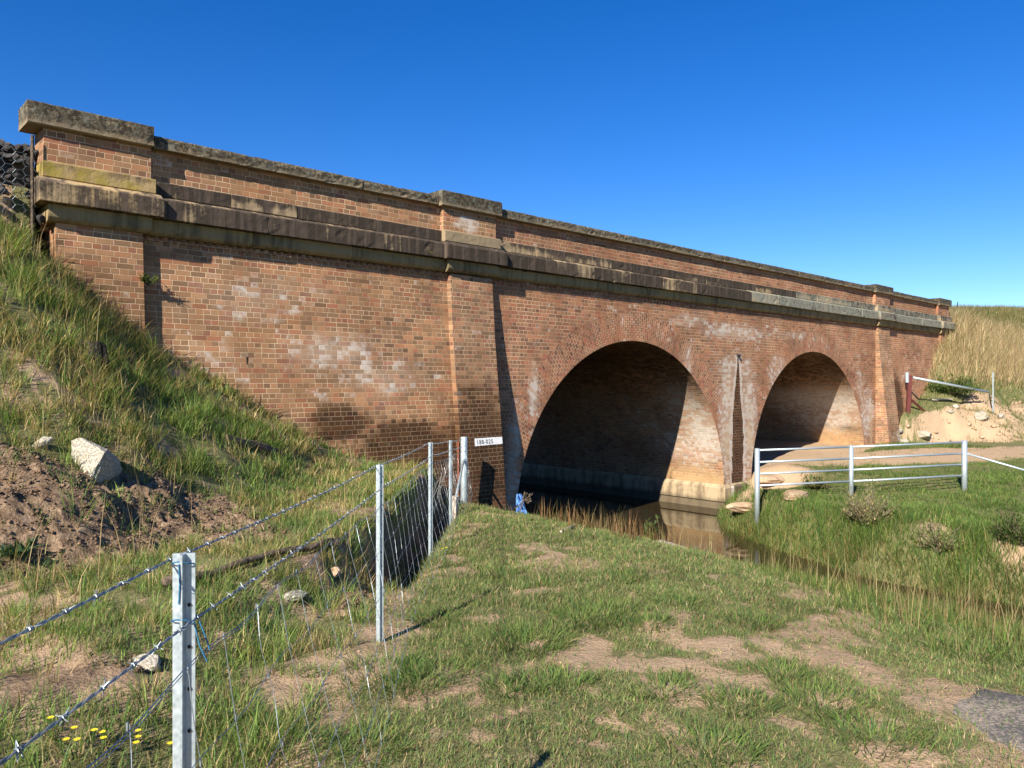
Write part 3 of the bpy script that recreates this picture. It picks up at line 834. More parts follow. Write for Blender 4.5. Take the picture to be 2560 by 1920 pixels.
# ------------------------------------------------------------------ ground sheet
def grid_axis(segs):
    out = []
    for a, b, st in segs: out += list(np.arange(a, b, st))
    return np.array(out + [segs[-1][1]])
gx = grid_axis([(-400, -60, 40), (-60, -8, 4), (-8, -1, .5), (-1, .2, .06), (.2, 4.2, .032), (4.2, 12, .06), (12, 24, .15), (24, 46, .22), (46, 70, 1), (70, 160, 6), (160, 600, 40)])
gy = grid_axis([(-400, -60, 40), (-60, -20, 3), (-20, -12.6, .3), (-12.6, -8, .06), (-8, -4, .032), (-4, .6, .06), (.6, 4, .25), (4, 14, .8), (14, 60, 4), (60, 600, 45)])
GX, GY = np.meshgrid(gx, gy); fx = GX.ravel(); fy = GY.ravel(); fz = H(fx, fy)

sa, mo, gr = cover(fx, fy)
nx = len(gx); ny = len(gy)
ii = (np.arange(ny - 1)[:, None] * nx + np.arange(nx - 1)[None, :]).ravel()
quads = np.c_[ii, ii + 1, ii + nx + 1, ii + nx]

def fast_mesh(name, V, faces, mat, tint=None, attrname='tint', smooth=False, parent=None):
    """faces: list of index arrays (n,k)"""
    me = bpy.data.meshes.new(name)
    V = np.asarray(V, np.float32); me.vertices.add(len(V)); me.vertices.foreach_set('co', V.ravel())
    loops = np.concatenate([f.ravel() for f in faces]).astype(np.int32)
    tot = np.concatenate([np.full(len(f), f.shape[1], np.int32) for f in faces])
    start = np.concatenate([[0], np.cumsum(tot)[:-1]]).astype(np.int32)
    me.loops.add(len(loops)); me.loops.foreach_set('vertex_index', loops)
    me.polygons.add(len(tot)); me.polygons.foreach_set('loop_start', start)
    if smooth: me.polygons.foreach_set('use_smooth', np.ones(len(tot), bool))
    me.update(calc_edges=True)
    if tint is not None:
        a = me.attributes.new(attrname, 'FLOAT_COLOR', 'POINT'); a.data.foreach_set('color', np.asarray(tint, np.float32).ravel())
    me.materials.append(mat)
    o = bpy.data.objects.new(name, me); COL.objects.link(o)
    if parent: o.parent = parent
    return o
g = fast_mesh('ground', np.c_[fx, fy, fz], [quads], M['ground'], np.c_[sa, mo, gr, np.ones_like(sa)], 'cover', True)
tag(g, kind='structure')

wv = []; wys = np.arange(-60, 12.1, .75)
for y in wys: wv += [(float(cx_l(y)) - .2, y, WATER_Z), (float(cx_r(y)) + 1.0 if y < -.2 else 20.32, y, WATER_Z)]
w = mesh_obj('water', wv, [(2 * i, 2 * i + 1, 2 * i + 3, 2 * i + 2) for i in range(len(wys) - 1)], M['water'])
tag(w, kind='structure')

# ------------------------------------------------------------------ grass
GREEN = np.array([[.105, .172, .036], [.135, .205, .044], [.085, .145, .040], [.180, .235, .060], [.078, .128, .042]])
OLIVE = np.array([[.165, .175, .056], [.205, .185, .070], [.120, .140, .044]])
STRAW = np.array([[.36, .27, .125], [.44, .34, .17], [.30, .21, .10], [.25, .17, .085]])

def pick(n, wg, wo, ws):
    """blade colours: shares of green, olive and straw"""
    pal = np.concatenate([GREEN, OLIVE, STRAW]); p = np.concatenate([np.full(len(GREEN), wg / len(GREEN)), np.full(len(OLIVE), wo / len(OLIVE)), np.full(len(STRAW), ws / len(STRAW))])
    return pal[RNG.choice(len(pal), n, p=p / p.sum())] * RNG.uniform(.75, 1.25, (n, 1))

def blades(name, x, y, h, w, lean, az, col, kind='stuff', sink=.012, zoff=None, smoothbend=.35):
    n = len(x); z = (H(x, y) if zoff is None else zoff) - sink
    ca, sa_ = np.cos(az), np.sin(az)
    # blade width is turned towards a random side
    fa = az + PI / 2 + RNG.normal(0, .5, n); wx, wy = np.cos(fa) * w / 2, np.sin(fa) * w / 2
    L = lean * h
    def lv(t, bend): return x + ca * L * bend, y + sa_ * L * bend, z + h * t * np.sqrt(np.clip(1 - (lean * .55) ** 2, .15, 1))
    x1, y1, z1 = lv(.55, smoothbend); x2, y2, z2 = lv(1.0, 1.0)
    V = np.empty((n, 5, 3))
    V[:, 0] = np.c_[x - wx, y - wy, z]; V[:, 1] = np.c_[x + wx, y + wy, z]
    V[:, 2] = np.c_[x1 + wx * .8, y1 + wy * .8, z1]; V[:, 3] = np.c_[x1 - wx * .8, y1 - wy * .8, z1]
    V[:, 4] = np.c_[x2, y2, z2]
    b = np.arange(n) * 5
    T = np.empty((n, 5, 4)); T[:, :, 3] = 1; T[:, :, :3] = col[:, None, :]
    return V.reshape(-1, 3), b, T.reshape(-1, 4)

class Turf:
    def __init__(s): s.V = []; s.B = []; s.T = []; s.n = 0
    def add(s, *a, **k):
        V, b, T = blades('', *a, **k); s.V.append(V); s.B.append(b + s.n); s.T.append(T); s.n += len(V)
    def build(s, name, label, cat='grass', parent=None, stuff=True):
        V = np.concatenate(s.V); b = np.concatenate(s.B); T = np.concatenate(s.T)
        o = fast_mesh(name, V, [np.c_[b, b + 1, b + 2, b + 3], np.c_[b + 3, b + 2, b + 4]], M['grass'], T, parent=parent)
        if parent is None: tag(o, label, cat, kind='stuff' if stuff else None)
        return o

def visible(x, y, margin=420, zmin=1.2):
    zf, rl = to_zr(x, y); u = U0 + FPX * rl / np.maximum(zf, .1)
    v = V0 - FPX * H(x, y, False) / np.maximum(zf, .1)
    return (zf > zmin) & (u > -margin) & (u < 2560 + margin) & (v < 2350)

def tufts(n, box, mask, rad, per, rs=None):
    """tuft roots inside a box thinned by a mask: returns blade roots and outward azimuths"""
    rng = RNG
    x = rng.uniform(box[0], box[1], n); y = rng.uniform(box[2], box[3], n)
    keep = visible(x, y); x, y = x[keep], y[keep]
    keep = rng.random(len(x)) < mask(x, y); x, y = x[keep], y[keep]
    k = np.maximum(1, rng.poisson(per, len(x))); tid = np.repeat(np.arange(len(x)), k)
    a = rng.uniform(0, 2 * PI, len(tid)); r = rad * np.sqrt(rng.random(len(tid)))
    size = rng.uniform(.6, 1.4, len(x))[tid]
    return x[tid] + r * size * np.cos(a), y[tid] + r * size * np.sin(a), a, size, tid

def inland(x, y):   # near side lawn
    zf, rl = to_zr(x, y)
    return (x < cx_l(y) + .5) & (rl > -1.15) & (y < -.35)

# --- the lawn on the near side
lawn = Turf()
def lawn_mask(x, y):
    s, m_, g_ = cover(x, y); zf, rl = to_zr(x, y)
    f = np.clip(g_ * 1.25 - .10 + .55 * (fbm(x, y, 2.2, 3, 111) - .5), .07, 1)
    return f * inland(x, y) * np.clip((6.5 / np.maximum(zf, 2)) ** 1.1, .12, 1)
X_, Y_, A_, SZ, tid = tufts(150000, (-1, 12, -12.4, -.3), lawn_mask, .05, 7)
zf, rl = to_zr(X_, Y_)
far = np.clip(zf / 6, .8, 2.4)
hh = RNG.uniform(.020, .054, len(X_)) * SZ * (1 + .35 * (fbm(X_, Y_, 1.4, 3, 121) > .55))
wg = pick(len(X_), .60, .26, .14) * np.array([1.42, 1.34, 1.6]) * (.75 + .5 * fbm(X_, Y_, 1.6, 3, 123))[:, None]
lawn.add(X_, Y_, hh * np.sqrt(far), .0050 * far * RNG.uniform(.7, 1.3, len(X_)), RNG.uniform(.25, 1.25, len(X_)), A_ + RNG.normal(0, .7, len(X_)), wg)
X_, Y_, A_, SZ, tid = tufts(34000, (.2, 6.5, -11.6, -7), lawn_mask, .04, 6)
lawn.add(X_, Y_, RNG.uniform(.014, .042, len(X_)) * SZ, RNG.uniform(.003, .006, len(X_)), RNG.uniform(.3, 1.4, len(X_)), A_ + RNG.normal(0, .9, len(X_)), pick(len(X_), .64, .22, .14) * np.array([1.35, 1.3, 1.5]) * (.7 + .6 * fbm(X_, Y_, 1.6, 3, 123))[:, None])
# thin dead thatch lying flat
X_, Y_, A_, SZ, tid = tufts(9000, (-1, 12, -12.4, -.3), lambda x, y: inland(x, y) * (.35 + .4 * bare(x, y)) * np.clip((6 / np.maximum(to_zr(x, y)[0], 2)), .15, 1), .06, 4)
lawn.add(X_, Y_, RNG.uniform(.012, .035, len(X_)), np.full(len(X_), .004), RNG.uniform(2.0, 4.5, len(X_)), RNG.uniform(0, 6.28, len(X_)), pick(len(X_), .02, .18, .8))
# big coarse tussocks
TUSS = [(960, 1690, .17), (1030, 1720, .15), (1090, 1690, .17), (1280, 1620, .22), (1340, 1610, .18), (1500, 1540, .22), (1450, 1560, .18), (1090, 1550, .14), (1290, 1720, .14), (1620, 1560, .13), (1390, 1715, .15), (2060, 1760, .15), (2190, 1850, .15),
        (1780, 1880, .15), (900, 1870, .14), (620, 1870, .14), (560, 1790, .14), (1000, 1470, .13), (1240, 1440, .13), (1700, 1510, .13), (2290, 1560, .12), (1890, 1560, .13), (1560, 1450, .13), (2420, 1640, .16), (740, 1880, .15), (1850, 1760, .13), (1960, 1690, .12), (1660, 1730, .12)]
for u, v, hgt in TUSS:
    p = ground(u, v); n = 300; a = RNG.uniform(0, 6.28, n); r = .21 * np.sqrt(RNG.random(n)) * (hgt / .15)
    lawn.add(p[0] + r * np.cos(a), p[1] + r * np.sin(a), hgt * RNG.uniform(.25, .85, n), RNG.uniform(.004, .0065, n), RNG.uniform(.5, 1.5, n), a + RNG.normal(0, .6, n), pick(n, .86, .12, .02) * 1.15)
lawn.build('lawn_grass', 'short patchy green grass on the near side of the creek')

# --- long pale grass along the creek edge, on the near side
edge = Turf()
def near_edge(x, y):
    d = x - cx_l(y); wide = np.interp(y, [-13, -10, -8, -5, 0], [-3.6, -3.0, -1.9, -1.2, -.8])
    return sstep(wide, wide * .45, d) * sstep(1.2, .7, d) * (y < -.4)
X_, Y_, A_, SZ, tid = tufts(26000, (3.5, 13, -13.5, -.3), near_edge, .07, 5)
edge.add(X_, Y_, RNG.uniform(.05, .15, len(X_)) * SZ * (.7 + .6 * sstep(-7, -9.5, Y_)), .0065 * np.ones(len(X_)), RNG.uniform(.2, .8, len(X_)), A_, pick(len(X_), .70, .24, .06) * np.array([1.12, 1.12, 1.0]))
X_, Y_, A_, SZ, tid = tufts(4200, (5, 13, -13, -.3), lambda x, y: near_edge(x, y) * np.maximum(sstep(.45, .6, fbm(x, y, .9, 3, 131)), sstep(-5, -7, y) * .35), .08, 3.0)
edge.add(X_, Y_, RNG.uniform(.20, .44, len(X_)) * SZ * (1 - .3 * sstep(-4, -2, Y_)), .006 * np.ones(len(X_)), RNG.uniform(.05, .4, len(X_)), A_, pick(len(X_), .03, .22, .75))
edge.build('creek_edge_grass', 'long pale grass stalks along the near edge of the creek')

# --- far creek bank and paddock beyond
bank = Turf()
def far_bank(x, y):
    d = x - cx_r(y); s, m_, g_ = cover(x, y)
    return (d > -.45) * (x < 34) * (y < -.15) * np.clip(g_ * 1.2, .03, 1)
X_, Y_, A_, SZ, tid = tufts(80000, (12.5, 33, -16, -.1), lambda x, y: far_bank(x, y) * np.clip((17 / np.maximum(to_zr(x, y)[0], 8)) ** 1.3, .2, 1), .10, 5)
d_ = X_ - cx_r(Y_); tall = sstep(1.7, .3, d_) * (.5 + fbm(X_, Y_, 1.1, 3, 143))
hh = (.05 + .13 * tall + .05 * (fbm(X_, Y_, .8, 3, 141) > .55)) * RNG.uniform(.6, 1.5, len(X_)) * SZ
cols = np.array([1.05, 1.1, 1.0]) * pick(len(X_), .80, .16, .04) * (.62 + .75 * fbm(X_, Y_, .7, 3, 145))[:, None]
bank.add(X_, Y_, hh, .011 * RNG.uniform(.7, 1.4, len(X_)), RNG.uniform(.2, .9, len(X_)), A_, cols)
# sedge at the water's edge: bright green over straw coloured feet
X_, Y_, A_, SZ, tid = tufts(5200, (12.5, 20.3, -16, -.9), lambda x, y: sstep(.35, .6, fbm(x, y, 1.4, 3, 147)) * sstep(-.75, -.3, x - cx_r(y)) * sstep(1.15, .4, x - cx_r(y)), .12, 9)
bank.add(X_, Y_, RNG.uniform(.18, .50, len(X_)) * SZ, .010 * np.ones(len(X_)), RNG.uniform(.1, .7, len(X_)), A_, pick(len(X_), .66, .22, .12) * np.array([1.05, 1.15, .9]))
X_, Y_, A_, SZ, tid = tufts(3200, (12.5, 20.3, -16, -.9), lambda x, y: sstep(-.8, -.5, x - cx_r(y)) * sstep(.25, -.1, x - cx_r(y)), .12, 8)
bank.add(X_, Y_, RNG.uniform(.15, .42, len(X_)) * SZ, .010 * np.ones(len(X_)), RNG.uniform(.2, 1.1, len(X_)), A_, pick(len(X_), .06, .24, .70) * np.array([1, .95, .8]))
bank.build('far_bank_grass', 'bright green grass and sedge on the far bank of the creek')

# --- left embankment
el = Turf()
def emb_mask(x, y):
    s, m_, g_ = cover(x, y); zf, rl = to_zr(x, y)
    return (rl < -1.0) * (y < .12) * np.clip((1 - m_ * 1.02) * 1.0 + .0, .06, 1) * np.clip(1 - sstep(.35, .8, s) * .7, .1, 1) * np.clip((7 / np.maximum(zf, 3)), .35, 1) * (x < 10.2)
def on_left(x, y): return np.where(y > .1, 0, 1)
X_, Y_, A_, SZ, tid = tufts(27000, (-.8, 10.4, -12, .1), lambda x, y: emb_mask(x, y) * (.35 + .9 * sstep(.36, .56, fbm(x, y, 2.6, 3, 153))), .07, 14)
zf, rl = to_zr(X_, Y_)
up = sstep(-1.3, 1.2, H(X_, Y_, False))
lens = (.065 + .10 * (fbm(X_, Y_, .9, 3, 151)) + .06 * up) * SZ * (.8 + .2 * sstep(-1.35, -.9, H(X_, Y_, False)))
dry = np.clip(.20 + .55 * sstep(.48, .66, fbm(X_, Y_, 1.1, 3, 161)) + .25 * up, 0, .9)
isdry = RNG.random(tid.max() + 1)[tid] < dry * .9
cc = np.where(isdry[:, None], pick(len(X_), .05, .45, .5), pick(len(X_), .80, .17, .03))
# down-slope droop
daz = np.arctan2(-.8, .45) + RNG.normal(0, .8, len(X_))
az = np.where(RNG.random(len(X_)) < .22, daz, A_); tb = RNG.uniform(.7, 1.3, tid.max() + 1)[tid]; th_ = RNG.uniform(.55, 1.6, tid.max() + 1)[tid]; cc = cc * tb[:, None] * 1.42; lens = lens * th_
el.add(X_, Y_, lens * RNG.uniform(.6, 1.4, len(X_)), .0062 * np.clip(zf / 7, .8, 1.5) * RNG.uniform(.7, 1.3, len(X_)), RNG.uniform(.15, 1.05, len(X_)), az, cc)
# seed stalks standing above
X_, Y_, A_, SZ, tid = tufts(4200, (-.5, 8.5, -7, .05), lambda x, y: emb_mask(x, y) * (.07 + 1.0 * sstep(.2, 1.7, H(x, y, False))), .10, 3)
el.add(X_, Y_, RNG.uniform(.22, .58, len(X_)) * SZ, np.full(len(X_), .0055), RNG.uniform(.05, .55, len(X_)), A_, pick(len(X_), .02, .15, .83) * np.array([1.2, 1.2, 1.25]))
# sparse sprouts on the dug soil
X_, Y_, A_, SZ, tid = tufts(1800, (-.5, 5, -9.5, -3), lambda x, y: mound_mask(x, y) * sstep(.42, .6, fbm(x, y, 2.2, 3, 157)), .05, 9)
el.add(X_, Y_, RNG.uniform(.05, .13, len(X_)) * SZ, np.full(len(X_), .005), RNG.uniform(.3, 1.1, len(X_)), A_, pick(len(X_), .85, .13, .02))
el.build('embankment_grass', 'long rough grass covering the left embankment beside the bridge')

# --- right embankment: tall bleached grass above, short green below
er = Turf()
def er_mask(x, y):
    return (x > 33.2) * (1 - cut_mask(x, y)) * (y < 9) * (y > YF(x)) * np.where((y > .12) & (x < 39.9), 0, 1)
X_, Y_, A_, SZ, tid = tufts(30000, (33, 66, -7, 8), lambda x, y: er_mask(x, y), .28, 8)
zz = H(X_, Y_, False); upz = sstep(-.55, .25, zz + .5 * (fbm(X_, Y_, .5, 2, 171) - .5))
crest_d = sstep(2.6, 3.6, zz)
h_ = (.10 + .50 * upz * (1 - .55 * crest_d)) * RNG.uniform(.5, 1.4, len(X_)) * SZ
c1 = pick(len(X_), .01, .10, .89) * np.array([1.4, 1.45, 1.7]); c0 = pick(len(X_), .5, .35, .15); c2 = pick(len(X_), .22, .50, .28)
sel = RNG.random(len(X_))
cc = np.where((sel < upz)[:, None], c1, c0); cc = np.where((RNG.random(len(X_)) < crest_d * .8)[:, None], c2, cc)
er.add(X_, Y_, h_, .020 * RNG.uniform(.6, 1.3, len(X_)), RNG.uniform(.15, .75, len(X_)), A_, cc)
# sprouts on the sandy cut
X_, Y_, A_, SZ, tid = tufts(1800, (32, 50, -9, 0), lambda x, y: cut_mask(x, y) * sstep(.5, .7, fbm(x, y, 1.3, 3, 183)), .16, 14)
er.add(X_, Y_, RNG.uniform(.06, .20, len(X_)) * SZ, np.full(len(X_), .016), RNG.uniform(.3, .9, len(X_)), A_, pick(len(X_), .45, .4, .15))
er.build('dry_embankment_grass', 'tall bleached grass on the right embankment past the bridge')

# ------------------------------------------------------------------ rocks
def rock_mesh(r=(1, 1, 1), seed=0, sub=3, cuts=7, rough=.06):
    rr = random.Random(seed); bm = bmesh.new(); bmesh.ops.create_icosphere(bm, subdivisions=sub, radius=1)
    pl = [(Vector((rr.gauss(0, 1), rr.gauss(0, 1), rr.gauss(0, 1))).normalized(), rr.uniform(.55, .85)) for _ in range(cuts)]
    for v in bm.verts:
        for n_, d_ in pl:
            e = v.co.dot(n_) - d_
            if e > 0: v.co -= n_ * e
        v.co *= 1 + rr.uniform(-rough, rough)
        v.co = Vector((v.co.x * r[0], v.co.y * r[1], v.co.z * r[2]))
    V = [v.co.copy() for v in bm.verts]; F = [[q.index for q in f.verts] for f in bm.faces]; bm.free()
    return V, F

def rock(name, label, cat, loc, r, mat, seed, rz=0, sink=.3, group=None):
    V, F = rock_mesh(r, seed)
    o = mesh_obj(name, V, F, mat, smooth=False)
    o.location = (loc[0], loc[1], loc[2] + r[2] * (1 - 2 * sink)); o.rotation_euler = (0, 0, rz)
    return tag(o, label, cat, group)

# the pale wedge shaped boulder on the dug soil
pB = ground(238, 1196)
sc = to_zr(pB[0], pB[1])[0] / FPX
bm = bmesh.new()
def bp(u, v, dep): return Vector(RT) * ((u - 238) * sc) + (Vector(FW) + Vector(RT) * ((238 - U0) / FPX)) * dep + Vector((0, 0, (1196 - v) * sc))
for q in [(179, 1102, .02), (200, 1095, .03), (228, 1106, .06), (268, 1126, .10), (262, 1131, -.02), (226, 1190, -.10), (178, 1142, -.02), (200, 1190, -.05), (300, 1158, .38), (309, 1186, .38), (298, 1200, .30), (240, 1205, -.05),
          (190, 1105, .26), (265, 1130, .30), (300, 1170, .42), (200, 1210, .25), (296, 1212, .34), (195, 1212, .0)]:
    bm.verts.new(bp(*q))
bmesh.ops.convex_hull(bm, input=bm.verts)
bmesh.ops.delete(bm, geom=[v for v in bm.verts if not v.link_faces], context='VERTS')
bmesh.ops.triangulate(bm, faces=bm.faces[:])
bmesh.ops.subdivide_edges(bm, edges=bm.edges[:], cuts=4, use_grid_fill=True)
for v in bm.verts: v.co += Vector((random.uniform(-1, 1), random.uniform(-1, 1), random.uniform(-1, 1))) * .0035
me = bpy.data.meshes.new('granite_boulder'); bm.to_mesh(me); bm.free(); me.materials.append(M['granite'])
o = bpy.data.objects.new('granite_boulder', me); COL.objects.link(o); o.location = pB
tag(o, 'large pale granite boulder with a sharp ridge on the dug soil', 'boulder')
pS = ground(104, 1122)
V, F = rock_mesh((.13, .05, .055), 5, 3, 8)
o = mesh_obj('small_stone', V, F, M['granite']); o.location = pS + np.array([0, 0, .05]); o.rotation_euler = (0, -.55, -.75)
tag(o, 'narrow pale stone tilted up behind the dug soil, left of the big boulder', 'stone')

# soil clods and stones on the mound: far too many to count
def scatter_rocks(n, box, mask, rlo, rhi, mat, name, label, cat):
    x = RNG.uniform(box[0], box[1], n); y = RNG.uniform(box[2], box[3], n)
    k = visible(x, y) & (RNG.random(n) < mask(x, y)); x, y = x[k], y[k]; n = len(x)
    base = np.array([[0, 0, 1], [.95, 0, .1], [.1, .9, .05], [-.9, .15, 0], [-.1, -.95, .1], [.1, 0, -.8]])
    fc = np.array([[0, 1, 2], [0, 2, 3], [0, 3, 4], [0, 4, 1], [5, 2, 1], [5, 3, 2], [5, 4, 3], [5, 1, 4]])
    r = rlo + (rhi - rlo) * RNG.random(n) ** 3
    a = RNG.uniform(0, 6.28, n); jit = 1 + RNG.uniform(-.35, .35, (n, 6, 3))
    P = base[None] * jit * r[:, None, None]
    ca, sn = np.cos(a)[:, None], np.sin(a)[:, None]
    Q = np.empty_like(P); Q[..., 0] = P[..., 0] * ca - P[..., 1] * sn; Q[..., 1] = P[..., 0] * sn + P[..., 1] * ca; Q[..., 2] = P[..., 2] * .75
    Q += np.c_[x, y, H(x, y) + r * .25][:, None, :]
    o = fast_mesh(name, Q.reshape(-1, 3), [(fc[None] + (np.arange(n) * 6)[:, None, None]).reshape(-1, 3)], mat)
    return tag(o, label, cat, kind='stuff')
scatter_rocks(60000, (-.5, 6, -9.5, -2), lambda x, y: mound_mask(x, y) * (to_zr(x, y)[1] < -.8), .003, .026, M['clod'], 'soil_clods', 'loose brown clods and gravel on the dug soil heap', 'soil')
scatter_rocks(5000, (-1, 11, -12, -.5), lambda x, y: np.clip(bare(x, y) * .6 + .05, 0, 1) * inland(x, y), .003, .014, M['sandstone'], 'gravel_specks', 'tiny pale stones on the bare patches of the lawn', 'gravel')
scatter_rocks(2200, (31.5, 50, -9, .0), lambda x, y: cut_mask(x, y) * .7, .02, .14, M['sandstone'], 'bank_rubble', 'crumbled sandy rubble on the cut bank right of the bridge', 'rubble')

for i, (u, v, r, lab) in enumerate([
    (735, 1500, (.11, .07, .05), 'flat whitish stone on bare soil just right of the tall near fence post'),
    (372, 1668, (.10, .06, .045), 'flat cream stone in grass left of the tall near fence post'),
    (836, 1442, (.07, .06, .055), 'pinkish lump of stone under the bank behind the second fence post')]):
    rock('field_stone', lab, 'stone', ground(u, v), r, M['granite'] if i < 2 else M['sandstone'], 40 + i, RNG.uniform(0, 3), .25)
for i, (u, v, r, lab) in enumerate([
    (1868, 1272, (.6, .3, .15), 'pale sloping rock slab in the water at the foot of the pier'),
    (1925, 1205, (.75, .42, .16), 'large pinkish rock slab behind the left end of the pipe rails'),
    (1985, 1240, (.8, .4, .12), 'broad flat sandstone slab below the left panel of pipe rails')]):
    p = ground(u, v); rock('rock_slab', lab, 'rock', p, r, M['sandstone'], 60 + i, -.5 + .4 * i, .35)
for i, (u, v, r, lab) in enumerate([
    (2452, 1048, (.42, .3, .26), 'largest pale rock embedded in the sandy cut bank'),
    (2502, 1044, (.18, .15, .14), 'small white rock right of the largest rock on the sandy bank'),
    (2308, 1098, (.40, .3, .22), 'cream rock at the bottom of the sandy bank near the pilaster'),
    (2390, 1020, (.15, .12, .11), 'small white stone at the grassy lip of the sandy bank'),
    (2375, 1033, (.2, .12, .09), 'flat cream stone just below the grassy lip of the sandy bank'),
    (2246, 1090, (.2, .18, .15), 'whitish rubble stone against the foot of the wing wall, upper one'),
    (2258, 1108, (.22, .18, .15), 'whitish rubble stone at the foot of the wing wall, lower one')]):
    rock('bank_stone', lab, 'stone', ground(u, v), r, M['granite'], 80 + i, i * .7, .3)
# lichen covered rock outcrop in the near right corner
p = ground(2590, 1835); V, F = rock_mesh((.60, .52, .085), 3, 5, 10, .03)
V = [v * (1 + .35 * (float(fbm(v.x + 5, v.y + 5, 3.5, 4, 7)) - .5)) for v in V]
o = mesh_obj('rock_outcrop', V, F, M['slab'], smooth=True); o.location = p + np.array([.19, .05, -.040]); o.rotation_euler = (0, 0, -.3)
tag(o, 'dark grey lichen covered flat rock outcrop at the bare edge of the lawn', 'rock')

# ------------------------------------------------------------------ timber on the bank
p0 = ground(410, 1478); p1 = ground(830, 1372)
pts = []; 
for i in range(13):
    t = i / 12; q = p0 * (1 - t) + p1 * t; pts.append((q[0], q[1], float(H(q[0], q[1])) + .055 + .012 * math.sin(i * 1.7)))
d = MB(); d.tube(pts, [.027 + .010 * math.sin(i * 2.1) * (i % 3 == 0) + .008 * (i < 4) for i in range(13)], 9)
tag(d.build('fallen_branch', M['timber'], smooth=True), 'long dark dead branch lying in the grass behind the fence', 'branch')
pT = ground(245, 922)
d = MB()
for k in range(7):
    a = k * .9; r = .05 if k else 0
    d.tube([(r * math.cos(a) * 1.6, r * math.sin(a), -.15), (r * math.cos(a) * 1.5 + .01, r * math.sin(a), .12 + .05 * math.sin(k * 2)), (r * math.cos(a) * 1.3, r * math.sin(a), .30 + .07 * math.sin(k * 3.1))], [.055, .05, .03], 7)
o = d.build('burnt_stump', M['char']); o.location = pT; tag(o, 'blackened old timber stump poking from the grassy embankment', 'stump')
for u0, v0_, u1, v1, nm, lab in [(1650, 1316, 1712, 1334, 'timber_plank', 'bleached grey plank at the near edge of the creek')]:
    a = brink(u0, .10); b = brink(u1, .35); d = MB()
    L = float(np.hypot(*(b - a)[:2])); d.box(0, L, -.05, .05, .0, .035)
    o = d.build(nm, M['plank']); o.location = (a[0], a[1], max(a[2], b[2]) + .01); o.rotation_euler = (0, math.atan2(a[2] - b[2], L) * .5, math.atan2(b[1] - a[1], b[0] - a[0])); bevel(o, .006)
    tag(o, lab, 'plank')
a = ground(1402, 1336); b = ground(1440, 1322); d = MB()
d.tube([(a[0], a[1], a[2] + .03), ((a[0] + b[0]) / 2 + .03, (a[1] + b[1]) / 2, (a[2] + b[2]) / 2 + .05), (b[0], b[1], b[2] + .04)], [.018, .015, .008], 6)
tag(d.build('dry_stick', M['plank']), 'short pale stick lying on the lawn near the creek', 'stick')
a = ground(560, 1105); b = ground(715, 1150); d = MB()
pts = [(a[0] * (1 - t) + b[0] * t, a[1] * (1 - t) + b[1] * t, float(H(a[0] * (1 - t) + b[0] * t, a[1] * (1 - t) + b[1] * t)) + .05) for t in np.linspace(0, 1, 6)]
d.tube(pts, [.06, .085, .07, .08, .06, .03], 8)
tag(d.build('rotten_log', M['timber']), 'weathered broken log half buried in the embankment grass', 'log')
a = ground(2332, 1004); d = MB(); d.box(-.1, 1.0, -.08, .08, 0, .06); o = d.build('concrete_sleeper', M['plank']); o.location = a + np.array([0, 0, .06]); o.rotation_euler = (0, 0, -.45)
tag(o, 'pale timber offcut lying on the grass beside the maroon post brace', 'plank')

# ------------------------------------------------------------------ the wire fence on the near side
FEN = thing('wire_fence', 'new galvanised wire fence with barbed strands running to the bridge pilaster', 'fence', (0, 0, 0))
POSTS = [(459, 1383, 1.65), (949, 1162, 4.94), (1076, 1106, 8.42), (1126, 1101, 11.66)]
PT = [at(*q) for q in POSTS]                                      # post tops
END = at(1160, 1092, 15.0)
sec = [(-.022, -.002), (-.006, -.004), (-.002, -.022), (.003, -.022), (.006, -.004), (.024, -.001), (.024, .003), (.004, .004), (0, .016), (-.004, .004), (-.022, .003)]
for k, q in enumerate(PT):
    gz = float(H(q[0], q[1])) - .3; d = MB(); V = []; F = []
    L = q[2] - gz
    zs_ = [0, L * .5, L]
    rot = TH - PI / 2 + .15                                         # flange faces the photographer
    c_, s_ = math.cos(rot), math.sin(rot)
    n = len(sec)
    sw_ = 1.0
    for z in zs_:
        for (a, b) in sec: V.append((a * sw_ * c_ - b * s_, a * sw_ * s_ + b * c_, z))
    for j in range(len(zs_) - 1):
        for i in range(n): F.append((j * n + i, j * n + (i + 1) % n, (j + 1) * n + (i + 1) % n, (j + 1) * n + i))
    F.append(tuple(range(n))[::-1]); F.append(tuple((len(zs_) - 1) * n + i for i in range(n)))
    o = mesh_obj('steel_post', V, F, M['galv'], FEN); o.location = (q[0], q[1], gz)
    for m_ in range(1, 9):                                          # punched holes
        d = MB(); z = L - .02 - .09 * m_; cx, cy = .013 * c_ + .0042 * s_, .013 * s_ - .0042 * c_
        d.tube([(cx, cy, z), (cx + .001 * s_, cy - .001 * c_, z)], .0042, 8)
        d.build('bolt_hole', M['dark'], o)
d = MB(); gz = float(H(END[0], END[1])); d.tube([(END[0], END[1], gz - .3), (END[0], END[1], END[2])], .068, 24)
o = bevel(d.build('strainer_post', M['galv'], FEN, smooth=False), .006); 
for p_ in o.data.polygons: p_.use_smooth = len(p_.vertices) == 4
d = MB(); b0 = END + np.array([0, 0, -.42]); b1 = at(1136, 1262, 12.6); d.tube([b0, b1], .022, 10); d.build('brace_rail', M['galv'], FEN, smooth=True)
d = MB(); q = at(1146, 1104, 15.4); d.tube([(q[0], q[1], q[2]), (q[0] + .02, q[1] + .02, float(H(q[0], q[1])) - .1)], .022, 8); d.build('rusty_rod', M['rust'], FEN)
